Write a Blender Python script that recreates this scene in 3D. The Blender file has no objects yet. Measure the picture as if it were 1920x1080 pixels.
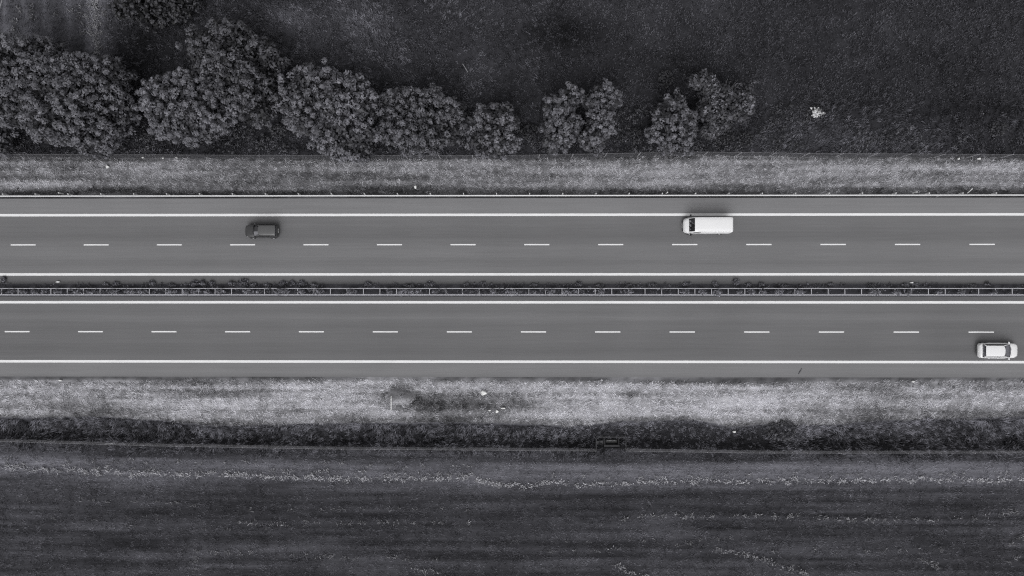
import bpy, math, random
import numpy as np
from mathutils import Vector

# ------------------------------------------------------------------ camera, light, exposure
SC = bpy.context.scene
COL = SC.collection
H, HALF, TILT = 83.0, 62.35, 0.0080
cam_d = bpy.data.cameras.new('camera')
cam_d.sensor_width = 36.0
cam_d.lens = 36.0 * H / (2 * HALF)
cam_d.clip_start, cam_d.clip_end = 1.0, 9000.0
cam = bpy.data.objects.new('camera', cam_d)
cam.location = (H * math.tan(TILT), 0.0, H)
cam.rotation_euler = (0.0, TILT, 0.0)
COL.objects.link(cam)
SC.camera = cam

SUN_EL, SUN_AZ = math.radians(54), math.radians(188)      # high sun behind thin cloud, from below the picture
world = bpy.data.worlds.new('World')
SC.world = world
world.use_nodes = True
wn = world.node_tree
bg = wn.nodes['Background']
sky = wn.nodes.new('ShaderNodeTexSky')
sky.sky_type = 'NISHITA'
sky.sun_disc = False
sky.sun_elevation = SUN_EL
sky.sun_rotation = SUN_AZ
sky.dust_density = 4.0
hs = wn.nodes.new('ShaderNodeHueSaturation')
hs.inputs['Saturation'].default_value = 0.0
wn.links.new(sky.outputs[0], hs.inputs['Color'])
wn.links.new(hs.outputs[0], bg.inputs['Color'])
bg.inputs['Strength'].default_value = 0.14

sun_d = bpy.data.lights.new('sun', 'SUN')
sun_d.energy = 1.05
sun_d.angle = math.radians(48)
sun = bpy.data.objects.new('sun', sun_d)
sv = Vector((math.sin(SUN_AZ) * math.cos(SUN_EL), math.cos(SUN_AZ) * math.cos(SUN_EL), math.sin(SUN_EL)))
sun.rotation_euler = sv.to_track_quat('Z', 'Y').to_euler()
sun.location = (0, -60, 80)
COL.objects.link(sun)

SC.view_settings.view_transform = 'Standard'
SC.view_settings.look = 'None'
SC.view_settings.gamma = 1.0
SC.view_settings.use_curve_mapping = False
SC.view_settings.exposure = -0.16
SC.cycles.pixel_filter_type = 'BLACKMAN_HARRIS'
SC.cycles.filter_width = 1.2
SC.cycles.use_denoising = False
SC.cycles.max_bounces = 6
SC.cycles.transparent_max_bounces = 8

rng = np.random.default_rng(11)
random.seed(5)
M1920 = HALF / 960.0                                       # metres per photo pixel at road level


def srgb(v):
    v = v / 255.0
    return np.where(v <= 0.04045, v / 12.92, ((v + 0.055) / 1.055) ** 2.4)


def at(px, py, z=0.0):
    """the point at height z seen at a photo pixel"""
    u, v = (px - 960) / 960 * HALF / H, -(py - 540) / 960 * HALF / H
    ca, sa = math.cos(TILT), math.sin(TILT)
    d = (u * ca - sa, v, -u * sa - ca)
    t = (z - H) / d[2]
    return (cam.location[0] + d[0] * t, d[1] * t)


PX = lambda px: at(px, 540)[0]
PY = lambda py: (540 - py) * M1920

# ------------------------------------------------------------------ noise and terrain shape
_tab = np.random.default_rng(3).random((64, 64))


def vnoise(x, y, s=1.0, seed=0):
    x = np.asarray(x, float) / s + seed * 17.31
    y = np.asarray(y, float) / s + seed * 9.77
    xi, yi = np.floor(x).astype(int), np.floor(y).astype(int)
    fx, fy = x - xi, y - yi
    fx, fy = fx * fx * (3 - 2 * fx), fy * fy * (3 - 2 * fy)
    g = lambda a, b: _tab[(a + b * 7) % 64, (b + a * 3) % 64]
    return (g(xi, yi) * (1 - fx) + g(xi + 1, yi) * fx) * (1 - fy) + (g(xi, yi + 1) * (1 - fx) + g(xi + 1, yi + 1) * fx) * fy


def fnoise(x, y, s=1.0, seed=0, o=3):
    r, a, t = 0, 1.0, 0
    for k in range(o):
        r = r + a * vnoise(x, y, s / 2 ** k, seed + k * 3.7)
        t += a
        a *= 0.55
    return r / t


ROAD_N, ROAD_S = PY(371.5), PY(707)
BEXT = 300.0


def interp_px(pts):
    xs = np.array([PX(p[0]) for p in pts])
    ys = np.array([PY(p[1]) for p in pts])
    return lambda x: np.interp(x, xs, ys)


FENCE_N = interp_px([(0, 293), (500, 296), (960, 297), (1300, 291), (1500, 294), (1920, 297)])
DITCH_T = interp_px([(0, 785), (200, 783), (300, 790), (400, 800), (600, 795), (850, 793), (960, 795), (1080, 800), (1160, 791),
                     (1300, 787), (1370, 800), (1440, 795), (1500, 797), (1570, 796), (1640, 789), (1800, 784), (1920, 780)])
FENCE_S = interp_px([(0, 826), (300, 834), (600, 839), (960, 841), (1110, 842), (1180, 842), (1400, 845), (1600, 845), (1920, 844)])
GRAVEL_S = interp_px([(0, 714), (150, 715), (300, 714), (500, 713), (740, 713), (960, 716), (1250, 716), (1560, 716), (1700, 714), (1920, 712)])


def zt(x, y):
    """terrain height"""
    x, y = np.asarray(x, float), np.asarray(y, float)
    n = np.interp(y, [ROAD_N, ROAD_N + .4, ROAD_N + 4.9, ROAD_N + 8], [-.02, -.05, -.30, -.30])
    t0, t1 = DITCH_T(x), FENCE_S(x)
    u = (t0 - y) / (t0 - t1)
    s = np.where(y > t0, np.interp(-y, [-ROAD_S, -ROAD_S + .5, 16.0], [-.02, -.05, -.35]),
                 np.interp(u, [0, .12, .55, .75, 1.0, 1.4], [-.35, -.5, -1.15, -1.15, -.45, -.40]))
    near = (np.abs(x) < 100)
    bump = (fnoise(x, y, 1.6, 2) - .5) * .10 * near
    edge = np.minimum(np.abs(y - ROAD_N), np.abs(y - ROAD_S))
    bump = bump * np.clip(edge / 1.0, 0, 1)
    return np.where(y > 0, n, s) + bump


def ground(px, py):
    z = 0.0
    for _ in range(4):
        x, y = at(px, py, z)
        z = float(zt(x, y)) if not (ROAD_S < y < ROAD_N) else 0.0
    return x, y, z


# ------------------------------------------------------------------ materials
def nodes(name):
    m = bpy.data.materials.new(name)
    m.use_nodes = True
    nt = m.node_tree
    return m, nt, nt.nodes['Principled BSDF']


TINT = (0.985, 0.98, 1.045)
DTINT = (0.975, 0.97, 1.105)
LTINT = (0.975, 0.97, 1.09)


def mth(nt, op, a, b=None, c=None):
    n = nt.nodes.new('ShaderNodeMath')
    n.operation = op
    for i, v in enumerate((a, b, c)):
        if v is None:
            continue
        if isinstance(v, (int, float)):
            n.inputs[i].default_value = v
        else:
            nt.links.new(v, n.inputs[i])
    return n.outputs[0]


def pos(nt):
    return nt.nodes.new('ShaderNodeNewGeometry').outputs['Position']


def noise(nt, vec, scale, detail=4, rough=.6, stretch=(1, 1, 1)):
    mp = nt.nodes.new('ShaderNodeMapping')
    mp.inputs['Scale'].default_value = stretch
    nt.links.new(vec, mp.inputs[0])
    n = nt.nodes.new('ShaderNodeTexNoise')
    n.inputs['Scale'].default_value = scale
    n.inputs['Detail'].default_value = detail
    n.inputs['Roughness'].default_value = rough
    nt.links.new(mp.outputs[0], n.inputs['Vector'])
    return n.outputs['Fac']


def tint(nt, val, col):
    n = nt.nodes.new('ShaderNodeVectorMath')
    n.operation = 'SCALE'
    n.inputs[0].default_value = col
    nt.links.new(val, n.inputs['Scale'])
    return n.outputs[0]


def mat_attr(name, col=DTINT, rough=.9, spec=.15, var=.0, scale=6.0, stretch=(1, 1, 1), bump=0.0):
    """base colour carried by the geometry's own 'shade' attribute, with fine grain"""
    m, nt, b = nodes(name)
    a = nt.nodes.new('ShaderNodeAttribute')
    a.attribute_name = 'shade'
    v = a.outputs['Fac']
    if var:
        nz = noise(nt, pos(nt), scale, 5, .65, stretch)
        f = mth(nt, 'MULTIPLY_ADD', nz, 2 * var, 1 - var)
        v = mth(nt, 'MULTIPLY', v, f)
        if bump:
            bp = nt.nodes.new('ShaderNodeBump')
            bp.inputs['Strength'].default_value = bump
            bp.inputs['Distance'].default_value = .1
            nt.links.new(nz, bp.inputs['Height'])
            nt.links.new(bp.outputs[0], b.inputs['Normal'])
    nt.links.new(tint(nt, v, col), b.inputs['Base Color'])
    b.inputs['Roughness'].default_value = rough
    b.inputs['Specular IOR Level'].default_value = spec
    return m


def mat_flat(name, val, col=(1, 1, 1.02), rough=.5, spec=.5, metal=0.0, coat=0.0, var=.0, scale=3.0, stretch=(1, 1, 1)):
    m, nt, b = nodes(name)
    c = [val * k for k in col]
    if var:
        nz = noise(nt, pos(nt), scale, 5, .6, stretch)
        f = mth(nt, 'MULTIPLY_ADD', nz, 2 * var * val, val * (1 - var))
        nt.links.new(tint(nt, f, col), b.inputs['Base Color'])
    else:
        b.inputs['Base Color'].default_value = (*c, 1)
    b.inputs['Roughness'].default_value = rough
    b.inputs['Specular IOR Level'].default_value = spec
    b.inputs['Metallic'].default_value = metal
    b.inputs['Coat Weight'].default_value = coat
    b.inputs['Coat Roughness'].default_value = .05
    return m


def mat_glass(name, dark=.35):
    m, nt, b = nodes(name)
    nt.nodes.remove(b)
    out = nt.nodes['Material Output']
    tr = nt.nodes.new('ShaderNodeBsdfTransparent')
    tr.inputs[0].default_value = (dark, dark, dark * 1.04, 1)
    gl = nt.nodes.new('ShaderNodeBsdfGlossy')
    gl.inputs['Roughness'].default_value = .03
    gl.inputs['Color'].default_value = (.95, .95, .97, 1)
    fr = nt.nodes.new('ShaderNodeFresnel')
    fr.inputs['IOR'].default_value = 1.75
    mx = nt.nodes.new('ShaderNodeMixShader')
    nt.links.new(mth(nt, 'MINIMUM', fr.outputs[0], .16), mx.inputs[0])
    nt.links.new(tr.outputs[0], mx.inputs[1])
    nt.links.new(gl.outputs[0], mx.inputs[2])
    nt.links.new(mx.outputs[0], out.inputs['Surface'])
    return m


def mat_asphalt(name, bands):
    """bands: (photo row, grey) across the carriageway: paving, wheel tracks, shoulder, soil and barrier shade at the median"""
    m, nt, b = nodes(name)
    p = pos(nt)
    sx = nt.nodes.new('ShaderNodeSeparateXYZ')
    nt.links.new(p, sx.inputs[0])
    wob = mth(nt, 'MULTIPLY_ADD', noise(nt, p, 1.0, 3, .5, (.06, .5, 1)), .5, -.25)
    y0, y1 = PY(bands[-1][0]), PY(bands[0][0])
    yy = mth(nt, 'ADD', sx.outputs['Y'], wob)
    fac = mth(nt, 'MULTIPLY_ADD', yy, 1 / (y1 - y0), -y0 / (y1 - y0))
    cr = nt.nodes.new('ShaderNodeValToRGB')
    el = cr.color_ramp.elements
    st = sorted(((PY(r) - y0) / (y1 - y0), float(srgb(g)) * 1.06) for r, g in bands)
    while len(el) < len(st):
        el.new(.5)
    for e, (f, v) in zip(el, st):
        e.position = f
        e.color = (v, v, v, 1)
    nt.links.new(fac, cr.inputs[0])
    bw = nt.nodes.new('ShaderNodeRGBToBW')
    nt.links.new(cr.outputs[0], bw.inputs[0])
    st1 = noise(nt, p, 1.0, 6, .62, (.045, 1.6, 1))           # long streaks along the lanes
    st2 = noise(nt, p, 1.0, 5, .6, (.22, 4.5, 1))
    pat = noise(nt, p, .09, 3, .5)
    fine = noise(nt, p, 9.0, 3, .7, (.6, 1, 1))
    v = bw.outputs[0]
    st3 = noise(nt, p, 1.0, 4, .7, (.012, 7.0, 1))
    for nz, a in ((st3, .10), (st1, .13), (st2, .10), (pat, .14), (fine, .13)):
        v = mth(nt, 'MULTIPLY', v, mth(nt, 'MULTIPLY_ADD', nz, 2 * a, 1 - a))
    nt.links.new(tint(nt, v, (1.0, .995, 1.03)), b.inputs['Base Color'])
    b.inputs['Roughness'].default_value = .85
    b.inputs['Specular IOR Level'].default_value = .2
    bp = nt.nodes.new('ShaderNodeBump')
    bp.inputs['Strength'].default_value = .25
    bp.inputs['Distance'].default_value = .01
    nt.links.new(noise(nt, p, 30, 2), bp.inputs['Height'])
    nt.links.new(bp.outputs[0], b.inputs['Normal'])
    return m


M = dict(
    soil=mat_attr('soil_and_turf', DTINT, .95, .1, .45, 2.2, (.7, 1, 1), .6),
    stubble=mat_attr('stubble_field', DTINT, .95, .1, .55, 2.6, (.10, 1.7, 1), .5),
    verge=mat_attr('verge_turf', TINT, .95, .1, .40, 2.0, (.45, 1.3, 1), .5),
    grass=mat_attr('grass_blades', DTINT, .8, .15),
    dry=mat_attr('dry_grass', TINT, .85, .1),
    leaf=mat_attr('leaves', LTINT, .55, .3),
    blossom=mat_attr('blossom', (1, 1, 1.02), .8, .1),
    bark=mat_flat('bark', .09, DTINT, .9, .1, var=.5, scale=8),
    paint=mat_flat('road_paint', .78, (1, 1, 1.015), .7, .2, var=.22, scale=1.4, stretch=(.35, 5, 1)),
    galv=mat_flat('galvanised_steel', .60, (1, 1, 1.02), .5, .4, var=.12, scale=2.0, stretch=(.4, 3, 1)),
    galv_mid=mat_flat('steel_rail', .60, TINT, .55, .4, var=.14, scale=2.0, stretch=(.4, 3, 1)),
    galv_dull=mat_flat('dull_steel', .50, TINT, .6, .3, var=.15, scale=2.0),
    rust=mat_flat('rusty_pipe', .085, TINT, .8, .2, var=.3, scale=3),
    galv_old=mat_flat('weathered_galvanised_wire', .24, TINT, .6, .3, var=.2, scale=1.5),
    post=mat_flat('weathered_post', .33, TINT, .8, .2, var=.2, scale=2),
    concrete=mat_flat('old_concrete', .10, TINT, .9, .2, var=.35, scale=2.5),
    slab=mat_flat('moss_grown_concrete', .05, TINT, .95, .1, var=.4, scale=2.5),
    white=mat_flat('white_car_paint', .80, (1, 1, 1.015), .35, .4, coat=.5, var=.02, scale=1.0),
    vanwhite=mat_flat('white_van_paint', .80, (1, 1, 1.015), .4, .4, coat=.3, var=.03, scale=.8),
    greyroof=mat_flat('lighter_roof_grey', .085, (1, 1, 1.03), .35, .5, coat=.5),  # roof toned a lighter grey than the body
    black=mat_flat('dark_car_paint', .048, (1, 1, 1.05), .38, .5, metal=.35, coat=.6),
    plastic=mat_flat('black_plastic', .02, DTINT, .6, .3),
    interior=mat_flat('dark_interior', .035, DTINT, .9, .1),
    dash=mat_flat('grey_dashboard', .42, TINT, .8, .2),
    seat=mat_flat('grey_seat_fabric', .13, TINT, .9, .1),
    paper_or_reflection=mat_flat('white_paper_or_reflection', .75, (1, 1, 1), .8, .1),
    glass=mat_glass('window_glass', .55),
    darkglass=mat_glass('tinted_glass', .25),
    tyre=mat_flat('tyre_rubber', .02, DTINT, .85, .2),
    rim=mat_flat('alloy_rim', .5, (1, 1, 1.02), .35, .5, metal=.9),
    lamp=mat_flat('clear_lamp', .65, (1, 1, 1.02), .15, .6),
    tail=mat_flat('tail_lamp', .07, (1, 1, 1), .2, .6),
    plate=mat_flat('number_plate', .7, (1, 1, 1), .6, .2),
    earth=mat_attr('dug_earth', TINT, .95, .1, .5, 5.0, (1, 1, 1), .6),
    hole=mat_flat('opening_shade', .012, DTINT, .3, .4),
    scrap=mat_flat('white_scrap', .78, (1, 1, 1), .7, .2, var=.06, scale=4),
)


# ------------------------------------------------------------------ object helpers
def link(o, parent=None):
    COL.objects.link(o)
    if parent is not None:
        o.parent = parent
    return o


def tag(o, label=None, cat=None, group=None, kind=None):
    for k, v in (('label', label), ('category', cat), ('group', group), ('kind', kind)):
        if v:
            o[k] = v
    return o


def thing(name, loc, label, cat, rz=0.0, group=None):
    o = bpy.data.objects.new(name, None)
    o.empty_display_size = .5
    o.location = loc
    o.rotation_euler = (0, 0, rz)
    link(o)
    return tag(o, label, cat, group)


def mesh_np(name, V, F, mat, parent=None, shade=None, smooth=False):
    """V (n,3), F (m,k) numpy arrays"""
    me = bpy.data.meshes.new(name)
    V = np.asarray(V, np.float32)
    F = np.asarray(F, np.int32)
    k = F.shape[1]
    me.vertices.add(len(V))
    me.vertices.foreach_set('co', V.ravel())
    me.loops.add(F.size)
    me.loops.foreach_set('vertex_index', F.ravel())
    me.polygons.add(len(F))
    me.polygons.foreach_set('loop_start', np.arange(0, F.size, k, dtype=np.int32))
    me.polygons.foreach_set('use_smooth', np.full(len(F), smooth))
    me.update(calc_edges=True)
    if shade is not None:
        at_ = me.attributes.new('shade', 'FLOAT', 'POINT')
        at_.data.foreach_set('value', np.ascontiguousarray(np.asarray(shade, np.float32).ravel()))
    me.materials.append(mat)
    return link(bpy.data.objects.new(name, me), parent)


class MB:
    """collects shapes for ONE mesh"""

    def __init__(self):
        self.v, self.f = [], []

    def add(self, vs, fs):
        n = len(self.v)
        self.v += [tuple(v) for v in vs]
        self.f += [tuple(i + n for i in f) for f in fs]
        return self

    def box(self, x0, x1, y0, y1, z0, z1, b=0.0):
        if b <= 0:
            vs = [(x, y, z) for z in (z0, z1) for y in (y0, y1) for x in (x0, x1)]
            return self.add(vs, [(0, 2, 3, 1), (4, 5, 7, 6), (0, 1, 5, 4), (2, 6, 7, 3), (0, 4, 6, 2), (1, 3, 7, 5)])
        ring = lambda d, z: [(x0 + d, y0 + b * .0 + d, z), (x1 - d, y0 + d, z), (x1 - d, y1 - d, z), (x0 + d, y1 - d, z)]
        vs = ring(b, z0) + ring(0, z0 + b) + ring(0, z1 - b) + ring(b, z1)
        fs = [(3, 2, 1, 0), (12, 13, 14, 15)]
        for r in range(3):
            for i in range(4):
                j = (i + 1) % 4
                fs.append((r * 4 + i, r * 4 + j, r * 4 + 4 + j, r * 4 + 4 + i))
        return self.add(vs, fs)

    def tube(self, pts, rads, n=6, cap=True):
        pts = [Vector(p) for p in pts]
        vs, fs = [], []
        for i, p in enumerate(pts):
            d = (pts[min(i + 1, len(pts) - 1)] - pts[max(i - 1, 0)])
            d = d.normalized() if d.length > 1e-6 else Vector((0, 0, 1))
            a = d.orthogonal().normalized() if abs(d.z) > .9 else Vector((0, 0, 1)).cross(d).normalized()
            b = d.cross(a)
            r = rads[i] if isinstance(rads, (list, tuple)) else rads
            for k in range(n):
                t = 2 * math.pi * k / n
                vs.append(p + (a * math.cos(t) + b * math.sin(t)) * r)
        for i in range(len(pts) - 1):
            for k in range(n):
                j = (k + 1) % n
                fs.append((i * n + k, i * n + j, (i + 1) * n + j, (i + 1) * n + k))
        if cap:
            fs.append(tuple(range(n - 1, -1, -1)))
            fs.append(tuple((len(pts) - 1) * n + k for k in range(n)))
        return self.add(vs, fs)

    def lathe_y(self, prof, n=20, x=0, z=0):
        """profile of (radius, y) turned round an axis along y"""
        vs, fs = [], []
        for r, y in prof:
            for k in range(n):
                t = 2 * math.pi * k / n
                vs.append((x + r * math.cos(t), y, z + r * math.sin(t)))
        for i in range(len(prof) - 1):
            for k in range(n):
                j = (k + 1) % n
                fs.append((i * n + k, i * n + j, (i + 1) * n + j, (i + 1) * n + k))
        return self.add(vs, fs)

    def grid(self, rows):
        nr, nc = len(rows), len(rows[0])
        return self.add([p for r in rows for p in r],
                        [(i * nc + j, i * nc + j + 1, (i + 1) * nc + j + 1, (i + 1) * nc + j) for i in range(nr - 1) for j in range(nc - 1)])

    def build(self, name, mat, parent=None, smooth=False):
        me = bpy.data.meshes.new(name)
        me.from_pydata([tuple(float(c) for c in v) for v in self.v], [], [tuple(int(i) for i in f) for f in self.f])
        if smooth:
            me.polygons.foreach_set('use_smooth', [True] * len(me.polygons))
        me.materials.append(mat)
        me.update()
        return link(bpy.data.objects.new(name, me), parent)


def copy_part(o, parent, loc):
    c = o.copy()
    link(c, parent)
    c.location = loc
    return c


# ------------------------------------------------------------------ shade maps (the ground's own colour, apart from the guardrail edge)
def blobs(x, y, lst):
    s = np.zeros_like(np.asarray(x, float))
    for px, py, rx, ry, d in lst:
        u = (x - PX(px)) / (rx * M1920)
        v = (y - PY(py)) / (ry * M1920)
        s = s + d * np.exp(-(u * u + v * v))
    return s


NB = [(1660, 265, 260, 24, 8), (700, 60, 380, 110, 7), (300, 150, 90, 40, -4), (540, 28, 40, 26, 22), (690, 40, 45, 30, 14), (600, 60, 120, 50, 6), (800, 110, 120, 50, 7), (1060, 58, 90, 36, -20), (960, 30, 60, 40, 5),
      (280, 90, 60, 40, -9), (400, 40, 30, 30, 6), (1250, 120, 130, 50, -7), (1150, 30, 100, 30, 4), (1330, 60, 60, 60, 4), (700, 130, 130, 40, -3),
      (1700, 30, 150, 40, 3), (1560, 130, 150, 60, -2), (1750, 195, 180, 22, -4), (1610, 262, 60, 12, 8), (1870, 240, 30, 20, 12), (1460, 250, 50, 30, 4),
      (560, 262, 90, 22, 2), (100, 275, 200, 14, -4), (350, 278, 200, 12, -2)]


def shade_field_n(x, y):
    g = 48 + 9 * (fnoise(x, y, 7, 1) - .5) + 13 * (fnoise(x, y, 1.6, 5) - .5)
    g = g + 1.35 * blobs(x, y, NB) + 14 * (fnoise(x, y, 5, 19) - .5)
    inp = 1 / (1 + np.exp((x - PX(205)) * 1.5)) / (1 + np.exp((PY(105) - y) * 1.5))
    stripe = .5 + .5 * np.sin((x + .35 * np.sin(y * .35)) * 2.4 + 1.5 * vnoise(x, y, 5, 8))
    edge = np.exp(-((x - PX(186)) / .9) ** 2) + .7 * np.exp(-((x - PX(168)) / .6) ** 2)
    g = g + inp * (26 + 24 * stripe ** 3 * (.4 + .9 * vnoise(x, y * .5, .6, 9)) + 34 * edge * (vnoise(x, y * .4, .5, 12) > .3))
    return np.clip(g, 26, 130)


SB = [(910, 905, 30, 12, 26), (1235, 985, 60, 30, 15), (930, 875, 60, 10, 8), (1200, 880, 120, 10, -2), (640, 985, 160, 60, -1), (1100, 950, 170, 45, -5), (1400, 915, 200, 12, 5),
      (1800, 885, 200, 10, 10), (370, 1045, 22, 50, 14), (260, 1055, 30, 20, 8), (1760, 1045, 60, 20, 9), (560, 1000, 300, 30, -2), (1900, 985, 40, 60, 4),
      (1500, 1010, 200, 30, -3), (300, 900, 300, 8, 6), (1120, 820, 1, 1, 0)]


def shade_field_s(x, y):
    py = 540 - np.asarray(y) / M1920
    drift = np.interp(x, [PX(0), PX(300), PX(700), PX(960), PX(1280), PX(1920)], [-11, -5, 2, 4, 2, 0])
    r = py - drift
    g = np.interp(r, [838, 846, 858, 864, 868, 880, 892, 902, 912, 925, 940, 1000, 1080], [54, 64, 63, 62, 86, 96, 94, 80, 72, 61, 56, 57, 58])
    streak = fnoise(x * .07, y * 2.6, 1.0, 4) - .5
    g = g + 56 * streak + 13 * (fnoise(x, y, 1.4, 6) - .5) + 8 * (fnoise(x, y, 8, 7) - .5)
    return np.clip(g + blobs(x, y, SB), 28, 140)


NVB = [(150, 315, 60, 18, -12), (230, 330, 90, 12, -10), (60, 345, 90, 10, 12), (330, 315, 60, 20, 6), (520, 330, 150, 20, -6), (780, 318, 120, 14, 5), (960, 330, 80, 20, -14),
       (1200, 325, 120, 20, 8), (1450, 318, 150, 18, 14), (1650, 330, 150, 22, 12), (1850, 322, 100, 18, 22), (1560, 345, 40, 12, -8), (1040, 310, 60, 12, -6)]


def shade_verge_n(x, y):
    py = 540 - np.asarray(y) / M1920
    g = np.interp(py, [286, 294, 297, 300, 310, 335, 345, 352, 358, 364, 371.5], [84, 84, 72, 108, 116, 114, 122, 104, 80, 66, 58])  # rows nearest the asphalt are set darkest
    streak = fnoise(x * .09, y * 2.5, 1.0, 14) - .5
    g = g + 104 * streak + 46 * (fnoise(x, y, 1.1, 15) - .5) + 18 * (fnoise(x, y, 5, 16) - .5)
    return np.clip(g + blobs(x, y, NVB) * (py < 356), 45, 175)


SVB = [(60, 735, 70, 20, 4), (230, 745, 120, 20, 4), (160, 765, 80, 14, -16), (320, 730, 40, 8, -20), (470, 738, 70, 10, -12), (745, 735, 22, 9, -50), (775, 748, 16, 10, -45), (790, 760, 60, 14, -30),
       (860, 745, 60, 16, -28), (950, 745, 50, 10, -25), (850, 770, 90, 12, -18), (600, 745, 110, 25, 6), (1180, 750, 160, 30, 8), (1400, 750, 120, 30, 10), (1560, 735, 70, 20, 12), (1660, 733, 60, 10, -16),
       (1700, 770, 120, 14, -12), (1850, 770, 120, 12, -16), (1130, 715, 10, 4, -8), (980, 757, 30, 5, -35), (1185, 742, 14, 6, -26), (640, 785, 200, 6, -20)]


def shade_verge_s(x, y):
    top, bot = GRAVEL_S(x), DITCH_T(x)
    u = (top - y) / (top - bot)
    g = np.interp(u, [-.1, 0, .06, .3, .6, .85, .95, 1.05], [100, 110, 140, 146, 144, 138, 112, 80])
    streak = fnoise(x * .09, y * 2.5, 1.0, 24) - .5
    g = g + 112 * streak + 56 * (fnoise(x, y, 1.0, 25) - .5) + 22 * (fnoise(x, y, 6, 26) - .5)
    return np.clip(g - 5 + 1.4 * blobs(x, y, SVB), 45, 195)


def shade_ditch(x, y):
    t0, t1 = DITCH_T(x), FENCE_S(x)
    u = (t0 - y) / (t0 - t1)
    g = np.interp(u, [-.1, 0.0, .10, .25, .9, 1.05], [110, 90, 60, 40, 38, 52])
    return np.clip(g + 12 * (fnoise(x, y, 1.2, 33) - .5) + blobs(x, y, [(100, 800, 120, 12, 8), (1620, 835, 300, 8, 4)]), 26, 110)


lin = lambda g: srgb(g) * 1.06

# ------------------------------------------------------------------ setting: terrain strips and carriageways
XS = np.concatenate([[-3500, -1500, -700, -350, -200, -130, -100], np.arange(-84, 84.1, .45), [100, 130, 200, 350, 700, 1500, 3500]])


def strip(name, ya, yb, ny, mat, shade, label):
    """terrain between two edges (functions of x or numbers), ya below yb"""
    fa = ya if callable(ya) else (lambda x, v=ya: np.full_like(x, v))
    fb = yb if callable(yb) else (lambda x, v=yb: np.full_like(x, v))
    t = np.linspace(0, 1, ny) if isinstance(ny, int) else np.asarray(ny)
    X = np.repeat(XS[None, :], len(t), 0)
    Y = fa(XS)[None, :] * (1 - t[:, None]) + fb(XS)[None, :] * t[:, None]
    Z = zt(X, Y)
    V = np.stack([X, Y, Z], -1).reshape(-1, 3)
    nc = len(XS)
    i, j = np.meshgrid(np.arange(len(t) - 1), np.arange(nc - 1), indexing='ij')
    a = (i * nc + j).ravel()
    F = np.stack([a, a + 1, a + nc + 1, a + nc], -1)
    g = shade(X, Y).ravel()
    o = mesh_np(name, V, F, mat, None, lin(g), True)
    return tag(o, label, None, None, 'structure')


tN = np.concatenate([np.linspace(0, 1, 70)[:-1] ** 1.0 * .0082, [.0082, .012, .02, .05, .15, .4, 1.0]])
strip('field_north', FENCE_N, 3500.0, tN, M['soil'], shade_field_n, 'dark rough meadow beyond the trees and the wire fence')
strip('verge_north', ROAD_N, FENCE_N, 18, M['verge'], shade_verge_n, 'mown grey verge between the guardrail and the wire fence')
strip('verge_south', DITCH_T, ROAD_S, 18, M['verge'], shade_verge_s, 'pale mown verge along the lower carriageway')
strip('ditch', FENCE_S, DITCH_T, 14, M['soil'], shade_ditch, 'dark overgrown drainage ditch below the pale verge')
tS = 1 - tN[::-1]
strip('field_south', -3500.0, FENCE_S, tS, M['stubble'], shade_field_s, 'mown field with cut straw rows at the bottom')


def slab(name, y0, y1, z, mat, label, parent=None, kind=None, x0=-3500, x1=3500, thick=.0):
    mb = MB()
    if thick:
        mb.box(x0, x1, y0, y1, z - thick, z)
    else:
        xs = [x0 + (x1 - x0) * k / 8 for k in range(9)]
        mb.grid([[(x, y0, z) for x in xs], [(x, y1, z) for x in xs]])
    o = mb.build(name, mat, parent)
    return tag(o, label, None, None, kind)


aN = mat_asphalt('asphalt_upper', [(371, 119), (401, 121), (404, 107), (420, 107), (444, 101), (452, 106), (462, 112), (480, 113), (492, 107), (504, 114), (513, 113), (517, 102), (526, 96), (533, 78)])  # last rows darken: soil build-up plus barrier shade put into the colour
aS = mat_asphalt('asphalt_lower', [(553, 92), (563, 96), (569, 106), (585, 104), (596, 111), (606, 103), (640, 103), (655, 99), (676, 105), (681, 117), (690, 119), (700, 118), (707, 110)])
MED_N, MED_S = PY(532.5), PY(556)
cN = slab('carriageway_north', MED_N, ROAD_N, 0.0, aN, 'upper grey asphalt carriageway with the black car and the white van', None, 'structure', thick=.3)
cS = slab('carriageway_south', ROAD_S, MED_S, 0.0, aS, 'lower grey asphalt carriageway with the white car', None, 'structure', thick=.3)


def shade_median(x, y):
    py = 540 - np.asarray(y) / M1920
    g = np.interp(py, [530, 536, 541, 552, 554, 557], [78, 62, 56, 60, 78, 90])  # dark soil, with shade of barrier and weeds put into its colour
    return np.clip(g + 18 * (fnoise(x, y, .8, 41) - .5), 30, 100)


Xm, Ym = np.meshgrid(XS, np.linspace(MED_S, MED_N, 6))
nc = Xm.shape[1]
Fm = np.array([[i * nc + j, i * nc + j + 1, (i + 1) * nc + j + 1, (i + 1) * nc + j] for i in range(5) for j in range(nc - 1)])
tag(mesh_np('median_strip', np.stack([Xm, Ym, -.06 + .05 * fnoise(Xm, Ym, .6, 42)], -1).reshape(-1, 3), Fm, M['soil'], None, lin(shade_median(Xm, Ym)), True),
    'dark soil strip under the barrier between the carriageways', None, None, 'structure')

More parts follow.
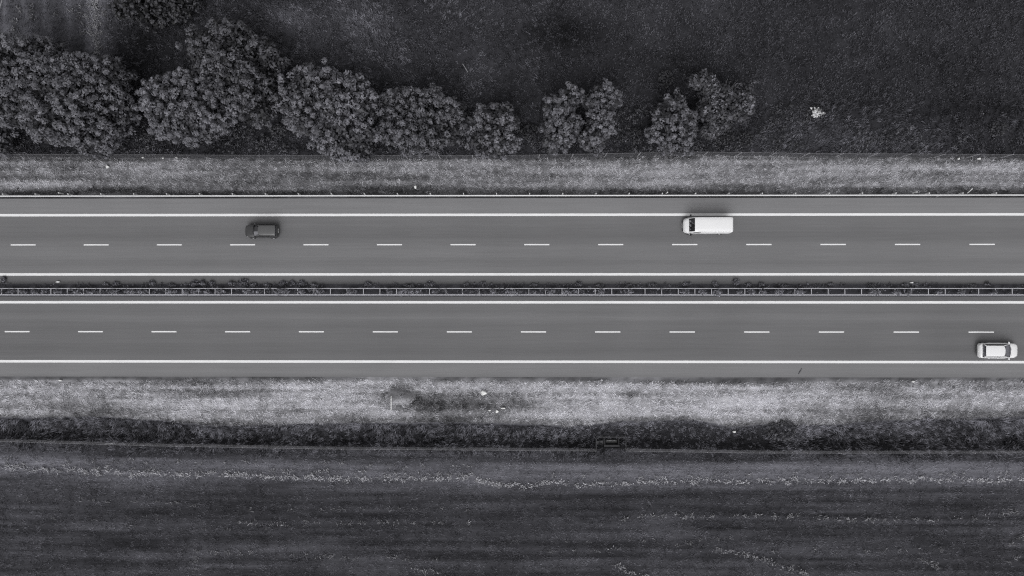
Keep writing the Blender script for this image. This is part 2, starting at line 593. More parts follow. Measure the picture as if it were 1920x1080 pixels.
# painted lines
XL = 400.0
for y, par in ((PY(402.7), cN), (PY(514.4), cN), (PY(566.8), cS), (PY(678.2), cS)):
    slab('edge_line', y - .15, y + .15, .004, M['paint'], None, par, None, -XL, XL)
for xs0, y, par, step in ((at(43.5, 540)[0], PY(458.7), cN, 8.985), (at(32, 540)[0], PY(622.3), cS, 9.035)):
    base = None
    for k in range(-8, 24):
        x = xs0 + step * k
        if base is None:
            mb = MB().grid([[(-1.53, -.075, 0), (1.53, -.075, 0)], [(-1.53, .075, 0), (1.53, .075, 0)]])
            base = mb.build('lane_dash', M['paint'], par)
            base.location = (x, y, .004)
        else:
            copy_part(base, par, (x, y, .004))

# ------------------------------------------------------------------ barriers and fences
XB = 110.0


def wbeam(y, zc, side, x0=-XB, x1=XB, d=.035, t=.10):
    """corrugated steel rail along x"""
    prof = [(-.155, 0), (-.12, d * 2), (-.06, d * 2), (-.03, 0), (.03, 0), (.06, d * 2), (.12, d * 2), (.155, 0)]
    o = [(side * (a + t * .5), zc + h) for h, a in prof] + [(side * (a - t * .5), zc + h) for h, a in reversed(prof)]
    n = len(o)
    xs = [x0, x1]
    vs = [(x, y + a, z) for x in xs for a, z in o]
    fs = [(k, (k + 1) % n, n + (k + 1) % n, n + k) for k in range(n)] + [tuple(range(n)), tuple(range(2 * n - 1, n - 1, -1))]
    return MB().add(vs, fs)


yg = at(960, 366.0, .75)[1]
g = thing('guardrail', (0, 0, 0), 'long bright steel guardrail along the top edge of the upper carriageway', 'guardrail')
wbeam(yg, .62, -1, t=.045).build('rail', M['galv'], g)
x0 = at(4, 363, .8)[0]
pb = MB().box(-.05, .05, -.07, .07, -.4, .80, .01).box(-.03, .03, -.17, -.07, .56, .68)
post0 = None
for k in range(-11, 43):
    loc = (x0 + 4.0 * k, yg + .21, 0)
    if post0 is None:
        post0 = pb.build('post', M['galv'], g)
        post0.location = loc
    else:
        copy_part(post0, g, loc)

yA, yB = at(960, 541.2, .75)[1], at(960, 552.6, .75)[1]
g = thing('median_barrier', (0, 0, 0), 'double railed steel barrier with ladder like spacers between the carriageways', 'barrier')
wbeam(yA, .62, 1, t=.03, d=.024).build('rail', M['galv_mid'], g)
wbeam(yB, .62, -1, t=.03, d=.024).build('rail', M['galv_mid'], g)
x0 = at(3, 545, .75)[0]
sp0 = po0 = None
for k in range(-23, 85):
    x = x0 + 2.0 * k
    if sp0 is None:
        sp0 = MB().box(-.032, .032, yB + .05, yA - .05, .69, .74).build('spacer', M['galv_dull'], g)
        sp0.location = (x, 0, 0)
        po0 = MB().box(-.04, .04, -.05, .05, -.3, .66).build('post', M['rust'], g)
        po0.location = (x, (yA + yB) / 2, 0)
    else:
        copy_part(sp0, g, (x, 0, 0))
        copy_part(po0, g, (x, (yA + yB) / 2, 0))


def wire_fence(label, line, spacing, first, hgt, rtop, skip=None, lean=0.0):
    g = thing('wire_fence', (0, 0, 0), label, 'fence')
    runs = [(-XB, XB)] if not skip else [(-XB, skip[0]), (skip[1], XB)]
    mb, top = MB(), MB()
    for a, b in runs:
        xs = np.linspace(a, b, 60)
        P = lambda h: [(x, float(line(x)), float(zt(x, line(x))) + h) for x in xs]
        for q in range(6):
            mb.tube(P(.1 + (hgt - .12) * q / 6), .006, 4, False)
        top.tube(P(hgt), rtop, 5, True)
    tag(mb.build('wire_mesh', M['galv_old'], g), kind='stuff')
    top.build('top_rail', M['galv_old'], g)
    p0 = None
    for k in range(-12, 45):
        x = first + spacing * k
        if skip and skip[0] - .1 < x < skip[1] + .1:
            continue
        y = float(line(x))
        loc = (x, y, float(zt(x, y)))
        if p0 is None:
            p0 = MB().tube([(0, 0, -.4), (0, 0, hgt + .08)], .045, 7).build('post', M['post'], g)
            p0.location = loc
        else:
            copy_part(p0, g, loc)
    return g


fnl = lambda x: FENCE_N(x)
wire_fence('upper wire mesh fence on posts between the grey verge and the trees', fnl, 4.0, ground(1503, 294)[0], 2.2, .014)
DX0, DX1 = PX(1117), PX(1172)
wire_fence('lower wire mesh fence on posts between the ditch and the mown field', lambda x: FENCE_S(x), 4.0, ground(38, 827)[0], 1.4, .016, (DX0, DX1))

# railing that steps round the drain
xm = (DX0 + DX1) / 2
yd = float(FENCE_S(xm))
g = thing('drain_railing', (xm, yd, -.5), 'thin pale railing boxed round the drain outlet in the ditch', 'railing')
w = (DX1 - DX0) / 2
dy = 25 * M1920
for pts in ([(-w, 0, 1.3), (-w, dy - .25, 1.3), (-w + .25, dy, 1.3), (w - .25, dy, 1.3), (w, dy - .25, 1.3), (w, 0, 1.3)],):
    MB().tube(pts, .024, 6).build('handrail', M['rust'], g)
    MB().tube([(a, b, .7) for a, b, c in pts], .015, 6).build('mid_rail', M['rust'], g)
p0 = None
for a, b in ((-w, 0), (-w, dy - .25), (0, dy), (w, dy - .25), (w, 0), (-w / 2, dy), (w / 2, dy)):
    if p0 is None:
        p0 = MB().tube([(0, 0, -.9), (0, 0, 1.3)], .035, 6).build('post', M['rust'], g)
        p0.location = (a, b, 0)
    else:
        copy_part(p0, g, (a, b, 0))
g = thing('drain_outlet', (PX(1148), PY(834), -1.1), 'small concrete drain outlet with dark opening beside the lower fence', 'drain')
MB().box(-.95, .95, -.30, -.08, -.3, .75, .02).build('headwall', M['slab'], g)
MB().box(-.68, .68, -.04, .42, -.1, .16).build('dark_opening', M['hole'], g)  # solid block; the opening's inner shade is put into its colour
for s in (-1, 1):
    MB().add([(s * .95, -.3, -.3), (s * .78, -.08, -.3), (s * .78, .75, -.3), (s * .95, .75, -.3), (s * .95, -.3, .72), (s * .78, -.08, .72), (s * .78, .75, .25), (s * .95, .75, .25)],
             [(0, 1, 2, 3), (4, 5, 6, 7), (0, 1, 5, 4), (1, 2, 6, 5), (2, 3, 7, 6), (3, 0, 4, 7)]).build('wing_wall', M['slab'], g)
MB().add([(-2.0, -.55, .42), (-1.0, -.35, .42), (-1.0, .35, .2), (-1.75, .25, .2), (-2.0, -.55, -.2), (-1.0, -.35, -.2), (-1.0, .35, -.2), (-1.75, .25, -.2)],
         [(0, 1, 2, 3), (0, 1, 5, 4), (1, 2, 6, 5), (2, 3, 7, 6), (3, 0, 4, 7)]).build('apron', M['concrete'], g)
MB().tube([(-.5, .30, .17), (-.2, .33, .19), (.2, .3, .18), (.5, .32, .17)], .02, 5).build('grate_bar', M['galv_dull'], g)


# ------------------------------------------------------------------ vehicles (local x forward, origin on the road under the middle of the rear end)
def ring(st):
    x, w, wt, zb, z1, cr = st
    zm = min(.95, z1 - .22)
    half = [(w - .16, zb), (w - .03, zb + .10), (w, (zb + zm) / 2 + .05), (w * .995, zm), (wt, z1 - .09), (wt - .025, z1 - .045), (wt - .09, z1 - .008), (wt * .5, z1 + cr * .8)]
    return [(x, -a, z) for a, z in half] + [(x, 0, z1 + cr)] + [(x, a, z) for a, z in reversed(half)]


def loft(stations, holes=()):
    """holes: (first station, last station) with the top left open for the glass"""
    R = [ring(s) for s in stations]
    n = len(R[0])
    mb = MB()
    vs = [p for r in R for p in r]
    fs = []
    for i in range(len(R) - 1):
        for k in range(n - 1):
            if any(a <= i < b and 6 <= k <= n - 8 for a, b in holes):
                continue
            fs.append((i * n + k, (i + 1) * n + k, (i + 1) * n + k + 1, i * n + k + 1))
        fs.append((i * n + n - 1, (i + 1) * n + n - 1, (i + 1) * n, i * n))
    fs.append(tuple(range(n)))
    fs.append(tuple((len(R) - 1) * n + k for k in range(n - 1, -1, -1)))
    return mb.add(vs, fs)


def wheel(g, x, s, w, r):
    W = bpy.data.objects.new('wheel', None)
    link(W, g)
    W.location = (x, s * (w - .09), r)
    MB().lathe_y([(r * .62, -.10), (r * .93, -.11), (r, -.07), (r, .07), (r * .93, .11), (r * .62, .10)], 24).build('tyre', M['tyre'], W, True)
    mb = MB().lathe_y([(r * .62, -.09), (r * .60, .085), (r * .55, .10), (r * .52, .07)], 24)
    for k in range(5):
        t = 2 * math.pi * k / 5
        c, q = math.cos(t), math.sin(t)
        mb.add([(c * .04 - q * .035, s * .09, q * .04 + c * .035), (c * .04 + q * .035, s * .09, q * .04 - c * .035),
                (c * r * .56 + q * .03, s * .085, q * r * .56 - c * .03), (c * r * .56 - q * .03, s * .085, q * r * .56 + c * .03)], [(0, 1, 2, 3)])
    mb.build('rim', M['rim'], W)


def seat(g, x, y, z):
    MB().box(x - .25, x + .27, y - .24, y + .24, z, z + .22, .04).box(x - .36, x - .22, y - .23, y + .23, z + .1, z + .62, .04).box(x - .38, x - .28, y - .13, y + .13, z + .64, z + .82, .03).build('seat', M['seat'], g)


def patch(a, b, n=8, m=6, bow=.0, lift=.0):
    """surface between polyline functions a(t) and b(t), t in 0..1, bowed along its normal-ish z"""
    rows = []
    for i in range(m + 1):
        u = i / m
        row = []
        for j in range(n + 1):
            t = j / n
            p, q = Vector(a(t)), Vector(b(t))
            r = p.lerp(q, u)
            r.z += bow * math.sin(math.pi * u) * 1.0 + lift
            row.append(tuple(r))
        rows.append(row)
    return MB().grid(rows)


def car(name, label, loc, rz, L, st, G, paint, hole, r=.31, ax=(.75, 3.3), rails=False, glass='glass', roofmat=None):
    g = thing(name, loc, label, 'car', rz)
    w = max(s[1] for s in st)
    loft(st, [hole]).build('body', paint, g, True)
    xb0, xb1, wb, zb, xr0, xr1, wr, zr, bf, br = (G[k] for k in ('xb0', 'xb1', 'wb', 'zb', 'xr0', 'xr1', 'wr', 'zr', 'bf', 'br'))
    # roof
    rows = []
    for i in range(11):
        u = i / 10
        row = []
        for j in range(11):
            v = j / 10 * 2 - 1
            xa = xr0 + br * v * v
            xc = xr1 - bf * .7 * v * v
            x = xa + (xc - xa) * u
            z = zr + .035 * (1 - v * v) - .02 * abs(v) ** 6 - .05 * max(0, (u - .8) / .2) ** 2 - .03 * max(0, (.2 - u) / .2) ** 2
            row.append((x, v * wr, z))
        rows.append(row)
    MB().grid(rows).build('roof', roofmat or paint, g, True)
    belt_f = lambda v: (xb1 - bf * v * v, v * wb, zb + .01)
    belt_r = lambda v: (xb0 + br * 1.5 * v * v, v * wb * .97, zb + .01)
    roof_f = lambda v: (xr1 - bf * .7 * v * v - .0, v * wr * .985, zr + .035 * (1 - v * v) - .02 * abs(v) ** 6 - .056)
    roof_r = lambda v: (xr0 + br * v * v, v * wr * .985, zr + .035 * (1 - v * v) - .02 * abs(v) ** 6 - .036)
    e = .94
    patch(lambda t: belt_f((t * 2 - 1) * e), lambda t: roof_f((t * 2 - 1) * e), 8, 4, .02).build('windscreen', M[glass], g, True)
    patch(lambda t: belt_r((t * 2 - 1) * e), lambda t: roof_r((t * 2 - 1) * e), 8, 4, .02).build('rear_window', M['glass'], g, True)
    for s in (-1, 1):
        MB().tube([belt_f(s * .97), Vector(belt_f(s * .97)).lerp(Vector(roof_f(s)), .5) + Vector((.0, s * .015, .02)), roof_f(s)], .035, 6).build('pillar', paint, g, True)
        MB().tube([belt_r(s), Vector(belt_r(s)).lerp(Vector(roof_r(s)), .5) + Vector((0, s * .015, .01)), roof_r(s)], .055, 6).build('pillar', paint, g, True)
        B0, B1 = Vector(belt_r(s)), Vector(belt_f(s * .97))
        T0, T1 = Vector(roof_r(s)), Vector(roof_f(s))
        B0.y = B1.y = s * wb
        T0.z = T1.z = zr - .02
        T0.y = T1.y = s * wr
        sd = lambda t, u: tuple(B0.lerp(B1, t).lerp(T0.lerp(T1, t), u) + Vector((0, s * .03 * math.sin(math.pi * u), 0)))
        for a, b in ((.04, .30), (.32, .60), (.625, .97)):
            patch(lambda t: sd(a + (b - a) * t, .03), lambda t: sd(a + (b - a) * t, .97), 5, 3).build('side_window', M['darkglass'], g, True)
        for tt in (.31, .6125):
            MB().tube([sd(tt, 0), sd(tt, .5), sd(tt, 1)], .022, 5).build('pillar', M['plastic'], g)
        # doors, handles, mirrors, lamps
        dm = (G['xd0'], (G['xd0'] + G['xd1']) / 2, G['xd1'])
        for a, b in ((dm[0], dm[1]), (dm[1], dm[2])):
            D = MB().add([(a + .02, s * (w + .004), .34), (b - .02, s * (w + .004), .34), (b - .02, s * (w + .003), zb - .16), (a + .02, s * (w + .003), zb - .16),
                          (a + .02, s * (w - .03), .34), (b - .02, s * (w - .03), .34), (b - .02, s * (w - .03), zb - .16), (a + .02, s * (w - .03), zb - .16)],
                         [(0, 1, 2, 3), (0, 1, 5, 4), (2, 3, 7, 6), (1, 2, 6, 5), (0, 3, 7, 4)]).build('door', paint, g)
            MB().box(a + .08, a + .28, s * (w + .012) - .012, s * (w + .012) + .012, zb - .26, zb - .23).build('handle', paint, D)
        xm = xb1 - bf - .12
        mm = MB().box(xm - .09, xm + .07, min(s * (wb + .03), s * (w + .16)), max(s * (wb + .03), s * (w + .16)), zb + .02, zb + .15, .03)
        mm.build('mirror', paint, g, False)
        hl = G['hl']
        MB().add([(hl[0], s * hl[1], hl[2]), (hl[3], s * hl[4], hl[5]), (hl[3] + .05, s * (hl[4] - .02), hl[5] - .12), (hl[0] + .10, s * (hl[1] + .02), hl[2] - .12)],
                 [(0, 1, 2, 3)]).build('headlight', M['lamp'], g)
        MB().add([(.035, s * .60, zb - .30), (.16, s * .80, zb - .30), (.19, s * .83, zb - .12), (.06, s * .66, zb - .12)], [(0, 1, 2, 3)]).build('tail_light', M['tail'], g)
        for x in ax:
            wheel(g, x, s, w + .015, r)
            MB().lathe_y([(r + .05, s * (w - .06)), (r + .05, s * (w + .006)), (r - .01, s * (w + .006))], 24, x, r).build('wheel_arch', M['plastic'], g)
        if rails:
            MB().tube([(xr0 + .25, s * wr * .9, zr + .02), (xr0 + .35, s * wr * .9, zr + .07), (xr1 - .4, s * wr * .9, zr + .07), (xr1 - .3, s * wr * .9, zr + .02)], .02, 5).build('roof_rail', M['galv'], g)
        MB().tube([(xb1 + .02, s * .35 - .25, zb + .03), (xb1 - .22, s * .35 + .2, zb + .15)], .010, 4).build('wiper', M['plastic'], g)
    # interior
    MB().add([(xb0 + .06, -wb + .05, .4), (xb1 - .05, -wb + .05, .4), (xb1 - .05, wb - .05, .4), (xb0 + .06, wb - .05, .4),
              (xb0 + .06, -wb + .05, zb - .03), (xb1 - .05, -wb + .05, zb - .03), (xb1 - .05, wb - .05, zb - .03), (xb0 + .06, wb - .05, zb - .03)],
             [(0, 1, 2, 3), (0, 1, 5, 4), (1, 2, 6, 5), (2, 3, 7, 6), (3, 0, 4, 7)]).build('cabin', M['interior'], g)
    MB().box(xb1 - .62, xb1 - .08, -wb + .1, wb - .1, zb - .25, zb - .04, .05).build('dashboard', M['interior'] if roofmat else M['dash'], g)
    for y in (-.36, .36):
        seat(g, xb1 - 1.35, y, .42)
    MB().box(xb0 + .5, xb0 + 1.1, -wb + .12, wb - .12, .42, .70, .05).box(xb0 + .42, xb0 + .56, -wb + .12, wb - .12, .6, zb + .12, .04).build('rear_seat', M['seat'], g)
    MB().box(xb0 + .09, xb0 + .38, -wb + .12, wb - .12, zb - .09, zb - .05, .01).build('parcel_shelf', M['dash'], g)
    MB().box(L - .02, L + .015, -.26, .26, .42, .53).build('number_plate', M['plate'], g)
    MB().box(-.015, .03, -.26, .26, .62, .73).build('number_plate', M['plate'], g)
    return g


# white car, heading right in the near lane of the lower carriageway
L = 4.74
st = [(0, .50, .48, .42, .68, .0), (.035, .66, .62, .38, .80, .01), (.10, .78, .73, .33, .89, .015), (.20, .86, .81, .28, .945, .02), (.33, .90, .855, .24, .965, .02), (1.2, .92, .88, .20, .98, .02), (2.6, .92, .88, .20, .99, .02),
      (3.60, .91, .865, .20, .99, .025), (4.05, .895, .83, .21, .95, .03), (4.4, .85, .76, .24, .87, .03), (4.60, .76, .66, .28, .77, .025), (4.70, .62, .54, .33, .66, .015), (4.74, .45, .42, .38, .58, .0)]
G = dict(xb0=.34, xb1=3.72, wb=.80, zb=.985, xr0=.42, xr1=2.74, wr=.645, zr=1.45, bf=.20, br=.07, xd0=1.05, xd1=3.15, hl=(4.18, .80, .925, 4.52, .62, .82), tw=.86)
cx, cy = at(1870.5, 657.2, .6)
xr = at(1833.2, 657, .6)[0]
car('white_car', 'white hatchback with roof facing right in the lower carriageway, right of the picture', (xr, cy, 0), 0, L, st, G, M['white'], (4, 7), .32, (.82, 3.55))

# black car, heading left on the upper carriageway
L = 4.03
st = [(0, .60, .58, .42, .75, .0), (.05, .74, .70, .36, .9, .01), (.16, .80, .76, .28, .96, .015), (.9, .845, .80, .22, .98, .02), (2.0, .85, .805, .2, .98, .02), (2.85, .845, .80, .2, .985, .025),
      (3.35, .82, .76, .22, .95, .03), (3.7, .76, .68, .25, .87, .03), (3.9, .66, .58, .3, .76, .02), (3.99, .52, .47, .35, .66, .01), (4.03, .38, .36, .4, .58, 0)]
G = dict(xb0=.14, xb1=2.98, wb=.735, zb=.98, xr0=.12, xr1=2.2, wr=.60, zr=1.47, bf=.17, br=.05, xd0=.95, xd1=2.5, hl=(3.55, .73, .90, 3.85, .55, .80), tw=.80)
cx, cy = at(491, 432.8, .8)
xf = at(522.0, 433, .6)[0]
car('black_car', 'small black car with grey roof heading left on the upper carriageway', (xf, cy, 0), math.pi, L, st, G, M['black'], (2, 5), .30, (.68, 3.2), False, 'glass', M['greyroof'])
blk = [o for o in bpy.data.objects if o.name.startswith('black_car')][0]
MB().add([(2.28, .08, .985), (2.86, .10, .985), (2.80, .60, .985), (2.36, .56, .985), (2.28, .08, .998), (2.86, .10, .998), (2.80, .60, .998), (2.36, .56, .998)],
         [(3, 2, 1, 0), (4, 5, 6, 7), (0, 1, 5, 4), (1, 2, 6, 5), (2, 3, 7, 6), (3, 0, 4, 7)]).build('paper_or_reflection', M['paper_or_reflection'], blk)  # white sheet added on the dash, standing in for a windscreen reflection

# white van, heading left
L = 5.62
st = [(0, .88, .80, .48, 2.0, .0), (.04, .95, .87, .38, 2.08, .01), (.14, .985, .90, .28, 2.12, .02), (1.5, .99, .905, .24, 2.13, .03), (3.6, .99, .905, .24, 2.13, .03), (4.35, .985, .895, .24, 2.11, .03), (4.54, .98, .885, .24, 2.07, .03),
      (5.03, .955, .86, .24, 1.27, .035), (5.22, .915, .81, .25, 1.16, .035), (5.40, .84, .72, .27, 1.05, .03), (5.52, .74, .62, .30, .95, .02), (5.59, .62, .52, .34, .82, .01), (5.62, .48, .42, .4, .68, 0)]
st[:3] = [(0, .80, .76, .48, 1.98, .0), (.02, .88, .82, .42, 2.04, .005), (.06, .94, .86, .36, 2.09, .01), (.13, .975, .89, .3, 2.115, .02), (.25, .988, .902, .26, 2.128, .03)]
cx, cy = at(1328, 421.3, 1.9)
xb = at(1375.2, 421, 2.1)[0]
g = thing('white_van', (xb, cy, 0), 'white panel van with long plain roof heading left on the upper carriageway', 'van', math.pi)
loft(st, [(8, 9)]).build('body', M['vanwhite'], g, True)
wsl = lambda v: (5.035 - .05 * v * v, v * .80, 1.285 + .03 * (1 - v * v))
wsu = lambda v: (4.555 - .02 * v * v, v * .815, 2.055 + .03 * (1 - v * v))
patch(lambda t: wsl(t * 2 - 1), lambda t: wsu(t * 2 - 1), 8, 5, .015).build('windscreen', M['glass'], g, True)
MB().add([(3.6, -.83, .9), (5.0, -.83, .9), (5.0, .83, .9), (3.6, .83, .9), (3.6, -.83, 2.02), (5.0, -.83, 1.2), (5.0, .83, 1.2), (3.6, .83, 2.02), (4.5, -.83, 2.0), (4.5, .83, 2.0)],
         [(0, 1, 2, 3), (0, 1, 5, 8, 4), (2, 3, 7, 9, 6), (1, 2, 6, 5), (3, 0, 4, 7), (4, 8, 9, 7)]).build('cabin', M['interior'], g)
MB().box(4.72, 4.99, -.78, .78, 1.0, 1.19, .04).build('dashboard', M['interior'], g)
for y, dx, sz in ((.52, 4.93, .09), (.02, 4.92, .13), (-.48, 4.93, .10)):
    MB().box(dx - .16, dx + .03, y - sz, y + sz, 1.192, 1.20).build('paper_or_reflection', M['paper_or_reflection'], g)
seat(g, 4.35, -.5, .95)
seat(g, 4.35, .45, .95)
for s in (-1, 1):
    MB().add([(4.50, s * .972, 1.20), (3.75, s * .974, 1.20), (3.75, s * .918, 1.92), (4.42, s * .908, 1.94), (4.88, s * .962, 1.24)], [(0, 1, 2, 3), (0, 3, 4)]).build('side_window', M['darkglass'], g)
    mb = MB().tube([(4.86, s * .99, 1.28), (4.86, s * 1.10, 1.34)], .03, 6).box(4.80, 4.96, min(s * 1.04, s * 1.26), max(s * 1.04, s * 1.26), 1.28, 1.58, .04)
    mb.build('mirror', M['plastic'], g)
    D = MB().box(3.70, 4.60, min(s * .97, s * .997), max(s * .97, s * .997), .42, 1.18).build('door', M['vanwhite'], g)
    MB().box(3.78, 3.98, min(s * .985, s * 1.02), max(s * .985, s * 1.02), 1.0, 1.04).build('handle', M['plastic'], D)
    MB().add([(5.22, s * .86, 1.08), (5.47, s * .66, .98), (5.55, s * .62, .80), (5.36, s * .88, .80)], [(0, 1, 2, 3)]).build('headlight', M['lamp'], g)
    MB().box(-.01, .06, min(s * .78, s * .93), max(s * .78, s * .93), 1.0, 1.5, .02).build('tail_light', M['tail'], g)
    for x in (1.15, 4.75):
        wheel(g, x, s, 1.0, .34)
        MB().lathe_y([(.39, s * .93), (.39, s * .998), (.33, s * .998)], 24, x, .34).build('wheel_arch', M['plastic'], g)
    MB().tube([(5.06, s * .4 - .3, 1.31), (4.9, s * .4 + .25, 1.53)], .012, 4).build('wiper', M['plastic'], g)
    MB().tube([(.3, s * .82, 2.15), (4.2, s * .82, 2.15)], .012, 4).build('roof_gutter', M['vanwhite'], g)
    MB().box(-.02, .03, min(s * .03, s * .78), max(s * .03, s * .78), .5, 1.95, .01).build('rear_door', M['vanwhite'], g)
MB().box(5.50, 5.68, -.62, .62, .36, .62, .05).build('bumper', M['plastic'], g)
MB().box(5.67, 5.695, -.26, .26, .44, .55).build('number_plate', M['plate'], g)


# ------------------------------------------------------------------ vegetation
def leaves(C, R, n, size, g0, gv, up=.45, flat=.9):
    """leaf quads on the outer side of clumps at C (m,3) with radii R; returns V, F, shade"""
    m = len(C)
    d = rng.normal(size=(m, n, 3))
    d[..., 2] = d[..., 2] + up
    d /= np.linalg.norm(d, axis=-1, keepdims=True)
    p = C[:, None, :] + d * (R[:, None, None] * (.75 + .35 * rng.random((m, n, 1))))
    nrm = d * flat + rng.normal(size=d.shape) * .27
    nrm[..., 2] += .25
    nrm /= np.linalg.norm(nrm, axis=-1, keepdims=True)
    t = np.cross(nrm, rng.normal(size=d.shape))
    t /= np.linalg.norm(t, axis=-1, keepdims=True) + 1e-9
    b = np.cross(nrm, t)
    s = size * (.6 + .8 * rng.random((m, n, 1)))
    q = np.stack([p - t * s, p + b * s * .62, p + t * s, p - b * s * .62], 2)
    V = q.reshape(-1, 3)
    F = np.arange(len(V)).reshape(-1, 4)
    cl = gv * (rng.random((m, 1)) - .5) * .9
    sh = lin(np.clip(g0 + cl + gv * (rng.random((m, n)) - .5), 20, 240))
    return V, F, np.repeat(sh.reshape(-1), 4)


def crown_clumps(lobes, spacing):
    """clump centres over the outside of a set of ellipsoids"""
    pts = []
    for (c, r) in lobes:
        area = 4 * math.pi * ((r[0] * r[1] + r[0] * r[2] + r[1] * r[2]) / 3)
        n = int(area / (spacing ** 2) * 5)
        d = rng.normal(size=(n, 3))
        d[:, 2] = d[:, 2] + .35
        d /= np.linalg.norm(d, axis=1, keepdims=True)
        k = .80 + .30 * rng.random((n, 1))
        # lumpy surface
        a = np.arctan2(d[:, 1], d[:, 0])
        k[:, 0] *= 1 + .16 * (vnoise(a * 2.2 + c[0], d[:, 2] * 2.5 + c[1], 1.0, 51) - .5) * 2
        p = np.array(c) + d * np.array(r) * k
        pts.append(p)
    P = np.concatenate(pts)
    inside = np.zeros(len(P), bool)
    for (c, r) in lobes:
        q = (P - np.array(c)) / (np.array(r) * .80)
        inside |= (q * q).sum(1) < 1
    P = P[~inside & (P[:, 2] > .5)]
    rng.shuffle(P)
    cells, keep = {}, []
    for p in P:
        key = tuple((p // spacing).astype(int))
        ok = True
        for dx in (-1, 0, 1):
            for dy_ in (-1, 0, 1):
                for dz in (-1, 0, 1):
                    for o in cells.get((key[0] + dx, key[1] + dy_, key[2] + dz), ()):
                        if ((o - p) ** 2).sum() < spacing ** 2:
                            ok = False
        if ok:
            cells.setdefault(key, []).append(p)
            keep.append(p)
    return np.array(keep)


def tree(name, label, lobes_px, hgt, group=None, spacing=.72, g0=62, gv=22, nl=46, cat='tree', leafsize=.145, bare=()):
    """lobes_px: (cx, cy, rx, ry) of each bulge of the crown as it shows in the photograph"""
    big = max(l[2] * l[3] for l in lobes_px)
    lobes = []
    for (cx, cy, rx, ry) in lobes_px:
        f = (rx * ry / big) ** .5
        zc = hgt * (.60 if f > .8 else .40 + .22 * f)
        rz = min(hgt * .40 * (.5 + .5 * f), zc * .92)
        mag = H / (H - zc)
        x, y = at(cx, cy, zc)
        lobes.append(((x, y, zc + float(zt(x, y))), (max(.25, rx * M1920 / mag - .22), max(.25, ry * M1920 / mag - .22), rz)))
    for c, r in list(lobes):
        if max(r[0], r[1]) < .55:
            continue
        for k in range(9):
            a = 6.283 * (k + random.uniform(-.4, .4)) / 9
            q = random.uniform(.20, .40)
            e = random.uniform(.70, 1.02)
            lobes.append(((c[0] + math.cos(a) * r[0] * e, c[1] + math.sin(a) * r[1] * e, c[2] + r[2] * random.uniform(-.35, .35)), (r[0] * q, r[1] * q, r[2] * q * 1.1)))
    main = lobes[:len(lobes_px)]
    bx = sum(l[0][0] * l[1][0] for l in lobes) / sum(l[1][0] for l in lobes)
    by = sum(l[0][1] * l[1][0] for l in lobes) / sum(l[1][0] for l in lobes)
    bz = float(zt(bx, by))
    g = thing(name, (bx, by, bz), label, cat, 0, group)
    org = np.array([bx, by, bz])
    C = crown_clumps(lobes, spacing)
    gap = fnoise(C[:, 0] + C[:, 2] * .7, C[:, 1] - C[:, 2] * .5, 1.5, bx, 2)
    C = C[(gap < .66) & (rng.random(len(C)) < .93)]
    ctr = np.array([bx, by, 0.0])
    k = rng.random(len(C)) < .16
    d = (C - ctr) * np.array([1, 1, .15])
    d /= np.linalg.norm(d, axis=1, keepdims=True) + 1e-6
    C = C + d * (k * rng.uniform(.15, .85, len(C)))[:, None]
    R = spacing * (.46 + .24 * rng.random(len(C)))
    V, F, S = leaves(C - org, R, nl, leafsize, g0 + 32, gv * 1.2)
    # sparse inner leaves so the crown is not hollow, coloured darker as inner shade
    inn = []
    for c, r in lobes:
        k = int(10 * r[0] * r[1] * r[2]) + 8
        d = rng.normal(size=(k, 3))
        d /= np.linalg.norm(d, axis=1, keepdims=True)
        inn.append(np.array(c) + d * np.array(r) * (.45 + .35 * rng.random((k, 1))))
    I = np.concatenate(inn) - org
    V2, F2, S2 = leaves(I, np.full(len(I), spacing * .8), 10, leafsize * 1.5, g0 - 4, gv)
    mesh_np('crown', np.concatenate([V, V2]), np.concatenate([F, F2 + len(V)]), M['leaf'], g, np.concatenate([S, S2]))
    r0 = .035 * hgt
    zf = min(l[0][2] for l in lobes) * .55 - bz
    MB().tube([(0, 0, -.15), (.03, .02, zf * .5), (.0, .05, max(zf, .6)), (.05, 0, hgt * .55)], [r0, r0 * .8, r0 * .65, r0 * .25], 8).build('trunk', M['bark'], g, True)
    for c, r in main:
        e = np.array(c) - org
        for k in range(2):
            a = random.uniform(0, 6.28)
            tip = e + np.array([math.cos(a) * r[0] * .6, math.sin(a) * r[1] * .6, r[2] * .35])
            mid = e * .5 + np.array([0, 0, .1])
            mid[2] = max(zf * .9, e[2] * .6)
            MB().tube([(0, 0, max(zf * .8, .3)), tuple(mid), tuple(tip)], [r0 * .5, r0 * .32, r0 * .08], 6).build('branch', M['bark'], g, True)
    for (x0_, y0_, x1_, y1_) in bare:
        p = np.array([*at(x0_, y0_, hgt * .45), hgt * .45 + bz]) - org
        q = np.array([*at(x1_, y1_, hgt * .8), hgt * .8 + bz]) - org
        MB().tube([tuple(p), tuple((p + q) / 2 + np.array([.05, .05, .1])), tuple(q)], [.06, .045, .02], 5).build('branch', M['dry_twig'], g, True)
    return g


